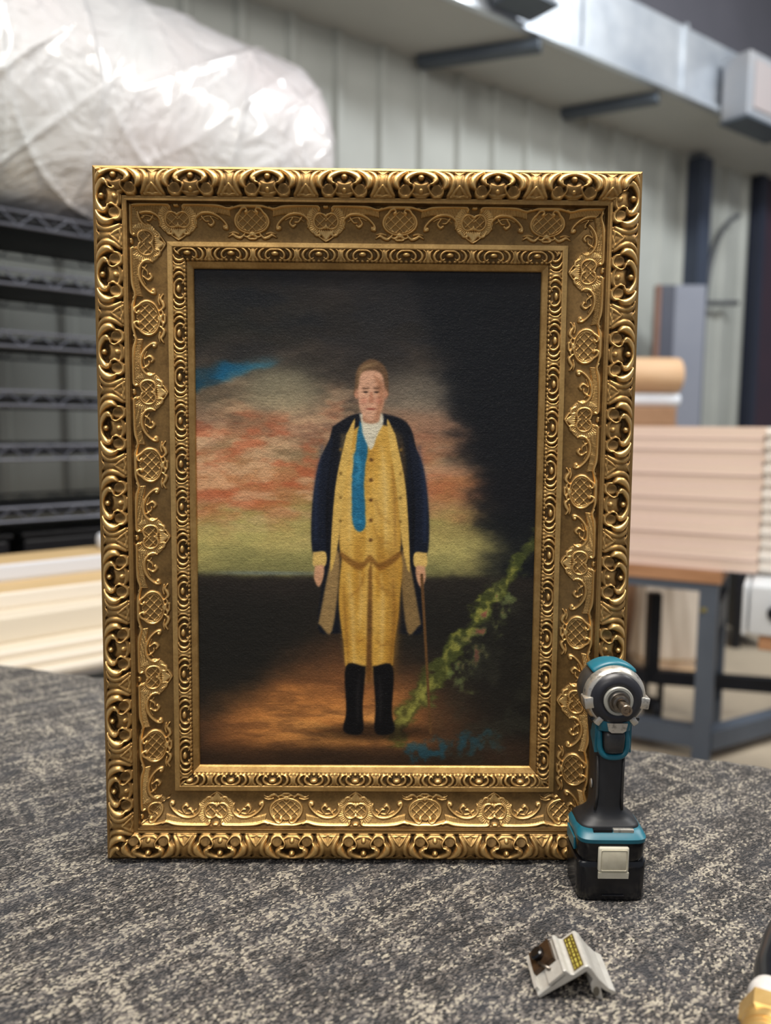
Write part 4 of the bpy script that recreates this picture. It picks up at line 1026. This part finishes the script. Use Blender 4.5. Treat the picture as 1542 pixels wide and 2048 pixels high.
b = B(); b.lathe([(.0200, .008), (.0200, .0142), (.0260, .0142), (.0268, .0134), (.0268, .0112), (.0255, .0106), (.0255, .006)], HR, (0, -1, 0), 48); b.done('nose_ring', varied('ring_grey', lin('#b9b8ae'), lin('#a5a49b'), 90, .35, .3), drv, angle=40)
b = B(); b.lathe([(.0240, .005), (.0240, .0100), (.0300, .0100), (.0306, .0092), (.0306, .0080), (.0325, .0078), (.0345, .0076), (.0350, .0066), (.0350, .0048), (.0340, .004)], HR, (0, -1, 0), 40)
chuck = b.done('chuck_sleeve', steelm, drv, angle=35)
b = B(); b.lathe([(.0255, .0088), (.0275, .0101), (.0282, .0103), (.0289, .0101), (.0292, .009)], HR, (0, -1, 0), 40); b.done('spring_ring', blackp, chuck, angle=40)
b = B(); b.lathe([(.030, .0036), (.0395, .0036), (.0405, .0048), (.0480, .0052), (.0515, .0053), (.0520, .0049), (.0520, .0034), (.0505, .0030), (.0505, .0014), (.0512, .0012), (.0512, .0004)], HR, (0, -1, 0), 32)
b.done('driver_bit', varied('bit_steel', lin('#a08f7c'), lin('#8a7a68'), 160, .28, .95), drv, angle=35)

# ------------------------------------------------------------------ aluminium corner bracket
alu = varied('cast_aluminium', lin('#c9c7c0'), lin('#bab7af'), 140, .42, .35)
BX = .1600
br = empty('corner_bracket', (BX+.002, .632, .0))
tag(br, 'small silver aluminium corner bracket with yellow marked strip on the carpet', 'bracket')
Lk = .046
# profile in x,z (metres), extruded along y
outer = [(-.0330, .0008), (-.0350, .0030), (-.0140, .0218), (-.0150, .0250), (-.0125, .0256), (-.0085, .0222), (-.0060, .0220), (.0030, .0292), (.0052, .0296), (.0080, .0276), (.0150, .0180), (.0230, .0105), (.0285, .0080), (.0292, .0060), (.0270, .0045), (.0200, .0080), (.0165, .0105),
         (.0180, .0030), (.0190, .0008), (.0172, -.0002), (.0125, .0022), (.0092, .0070), (.0082, .0130), (.0096, .0178), (.0044, .0245), (-.0040, .0190)]
b = B(); b.prism(outer, 1, -.026, -.026+Lk)
# dark disc on the solid hook end, painted shade for its channel
body = b.done('angle_body', alu, br)
bv = body.modifiers.new('soft_edges', 'BEVEL'); bv.width = .0006; bv.segments = 2; bv.limit_method = 'ANGLE'
b = B(); b.loft([((.0128, -.0266, .0078), EX, EZ, .0026, .0042, 2), ((.0128, -.0255, .0078), EX, EZ, .0026, .0042, 2)], 20); b.done('hook_shade', varied('bore_shade', lin('#6c665a'), lin('#585348'), 90, .6), br)
ang = math.atan2(.0210, .0188)
def on_left(t, d, y): # point on the left slope: t along slope from foot, d above it
    ux, uz = math.cos(.735), math.sin(.735); return Vector((-.0345+ux*t-uz*d, y, .0030+uz*t+ux*d))
def plate_on(name, t0, t1, y0, y1, d0, d1, mat, par=br, bev=.0004):
    b = B(); vs = [b.bm.verts.new(on_left(t, d, y)) for d in (d0, d1) for t, y in ((t0, y0), (t1, y0), (t1, y1), (t0, y1))]
    for q in ((3, 2, 1, 0), (4, 5, 6, 7), (0, 1, 5, 4), (1, 2, 6, 5), (2, 3, 7, 6), (3, 0, 4, 7)): b.bm.faces.new([vs[i] for i in q])
    return b.done(name, mat, par)
bronze = varied('bronze_clip', lin('#3c2c20'), lin('#54402e'), 160, .35, .5)
plate_on('raised_pad', .0135, .0285, -.026, -.010, -.001, .0022, alu)
plate_on('clip_plate', .004, .0250, -.006, .018, .0, .0045, bronze)
plate_on('edge_rail', .0005, .0035, -.022, .018, -.001, .004, alu)
p0 = on_left(.014, .003, -.009); p1 = on_left(.0175, .0075, -.002)
B().tube([on_left(.019, .0022, -.014), on_left(.012, .0066, -.003)], .0013, 10).done('grub_screw', steelm, br, smooth=True)
sc_ = on_left(.0135, .004, .006); nn_ = (on_left(.0135, .010, .006)-sc_).normalized()
b = B(); b.lathe([(0, .0045), (.003, .0062), (.005, .0062), (.0062, .0048), (.0062, .0015)], sc_, nn_, 24); b.done('cap_screw', glossb, br, angle=35)
# printed strip near the ridge
yel = varied('yellow_print', lin('#c7bd62'), lin('#a89c3c'), 300, .45)
dk = varied('olive_print_ground', lin('#4a3c14'), lin('#5a4a18'), 200, .4)
def on_r(t, d, y):
    a = Vector((-.0055, 0, .0222)); c = Vector((.0038, 0, .0294)); u_ = (c-a).normalized(); n_ = Vector((-u_.z, 0, u_.x)); p = a+u_*t+n_*d; return Vector((p.x, y, p.z))
def strip(name, t0, t1, y0, y1, d, mat, par):
    b = B(); vs = [b.bm.verts.new(on_r(t, dd, y)) for dd in (d-.0003, d) for t, y in ((t0, y0), (t1, y0), (t1, y1), (t0, y1))]
    for q in ((3, 2, 1, 0), (4, 5, 6, 7), (0, 1, 5, 4), (1, 2, 6, 5), (2, 3, 7, 6), (3, 0, 4, 7)): b.bm.faces.new([vs[i] for i in q])
    return b.done(name, mat, par)
ps = strip('printed_strip', .0008, .0104, -.0235, .0170, .0005, dk, br)
rg_ = random.Random(4)
b = B()
for row, (t0, t1) in enumerate(((.0020, .0030), (.0046, .0064), (.0080, .0092))):
    y = -.0222
    while y < .015:
        L = rg_.uniform(.0014, .0050)
        vs = [b.bm.verts.new(on_r(t, .0007, yy)) for t, yy in ((t0+rg_.uniform(0, .0005), y), (t1-rg_.uniform(0, .0005), y), (t1, min(y+L, .0162)), (t0, min(y+L, .0162)))]
        b.bm.faces.new(vs); y += L+rg_.uniform(.0010, .0024)
b.done('yellow_marks', yel, ps)

# ------------------------------------------------------------------ brass fitting with hose at the lower right corner
brass = varied('polished_brass', lin('#f0cb84'), lin('#e0b46c'), 60, .34, .75)
clear = varied('pale_tape', lin('#d8d4cf'), lin('#c6c2be'), 120, .18)
P0 = Vector((.2745, .5270, .0205)); dirn = Vector((.46, .89, 0)).normalized()
ft = empty('brass_coupler', P0); tag(ft, 'brass air coupler with pale tape and black hose at the lower right corner', 'coupler')
b = B(); b.lathe([(-.02, .006), (-.02, .0165), (.0, .0172), (.010, .0172), (.0105, .0162), (.0118, .0162), (.0123, .0172), (.0145, .0172), (.0150, .0162), (.0163, .0162), (.0168, .0174), (.024, .0178), (.026, .0172), (.026, .008)], (0, 0, 0), dirn, 48); b.done('ribbed_barrel', brass, ft, angle=30)
b = B(); x_ = dirn.cross(Vector((0, 0, 1))).normalized(); y_ = Vector((0, 0, 1))
rings = []
for t, r_ in ((.026, .0170), (.028, .0200), (.046, .0200), (.048, .0170)):
    rings.append([b.bm.verts.new(dirn*t+(x_*math.cos(k*math.pi/3)+y_*math.sin(k*math.pi/3))*r_) for k in range(6)])
for a, c in zip(rings, rings[1:]):
    for k in range(6): b.bm.faces.new((a[k], a[(k+1) % 6], c[(k+1) % 6], c[k]))
b.bm.faces.new(rings[0][::-1]); b.bm.faces.new(rings[-1]); b.done('hex_nut', brass, ft)
b = B(); b.lathe([(.048, .006), (.048, .0150), (.052, .0158), (.057, .0146), (.062, .0156), (.068, .0144), (.072, .0130), (.072, .006)], (0, 0, 0), dirn, 40); b.done('tape_wrap', clear, ft, angle=60)
b = B(); q0 = dirn*.070; b.tube(catmull([tuple(q0), tuple(q0+dirn*.05+Vector((0, 0, -.004))), tuple(q0+dirn*.13+Vector((.02, 0, -.008))), tuple(q0+dirn*.22+Vector((.08, -.02, -.009)))], 8), .0112, 16); b.done('hose', glossb, ft, smooth=True)
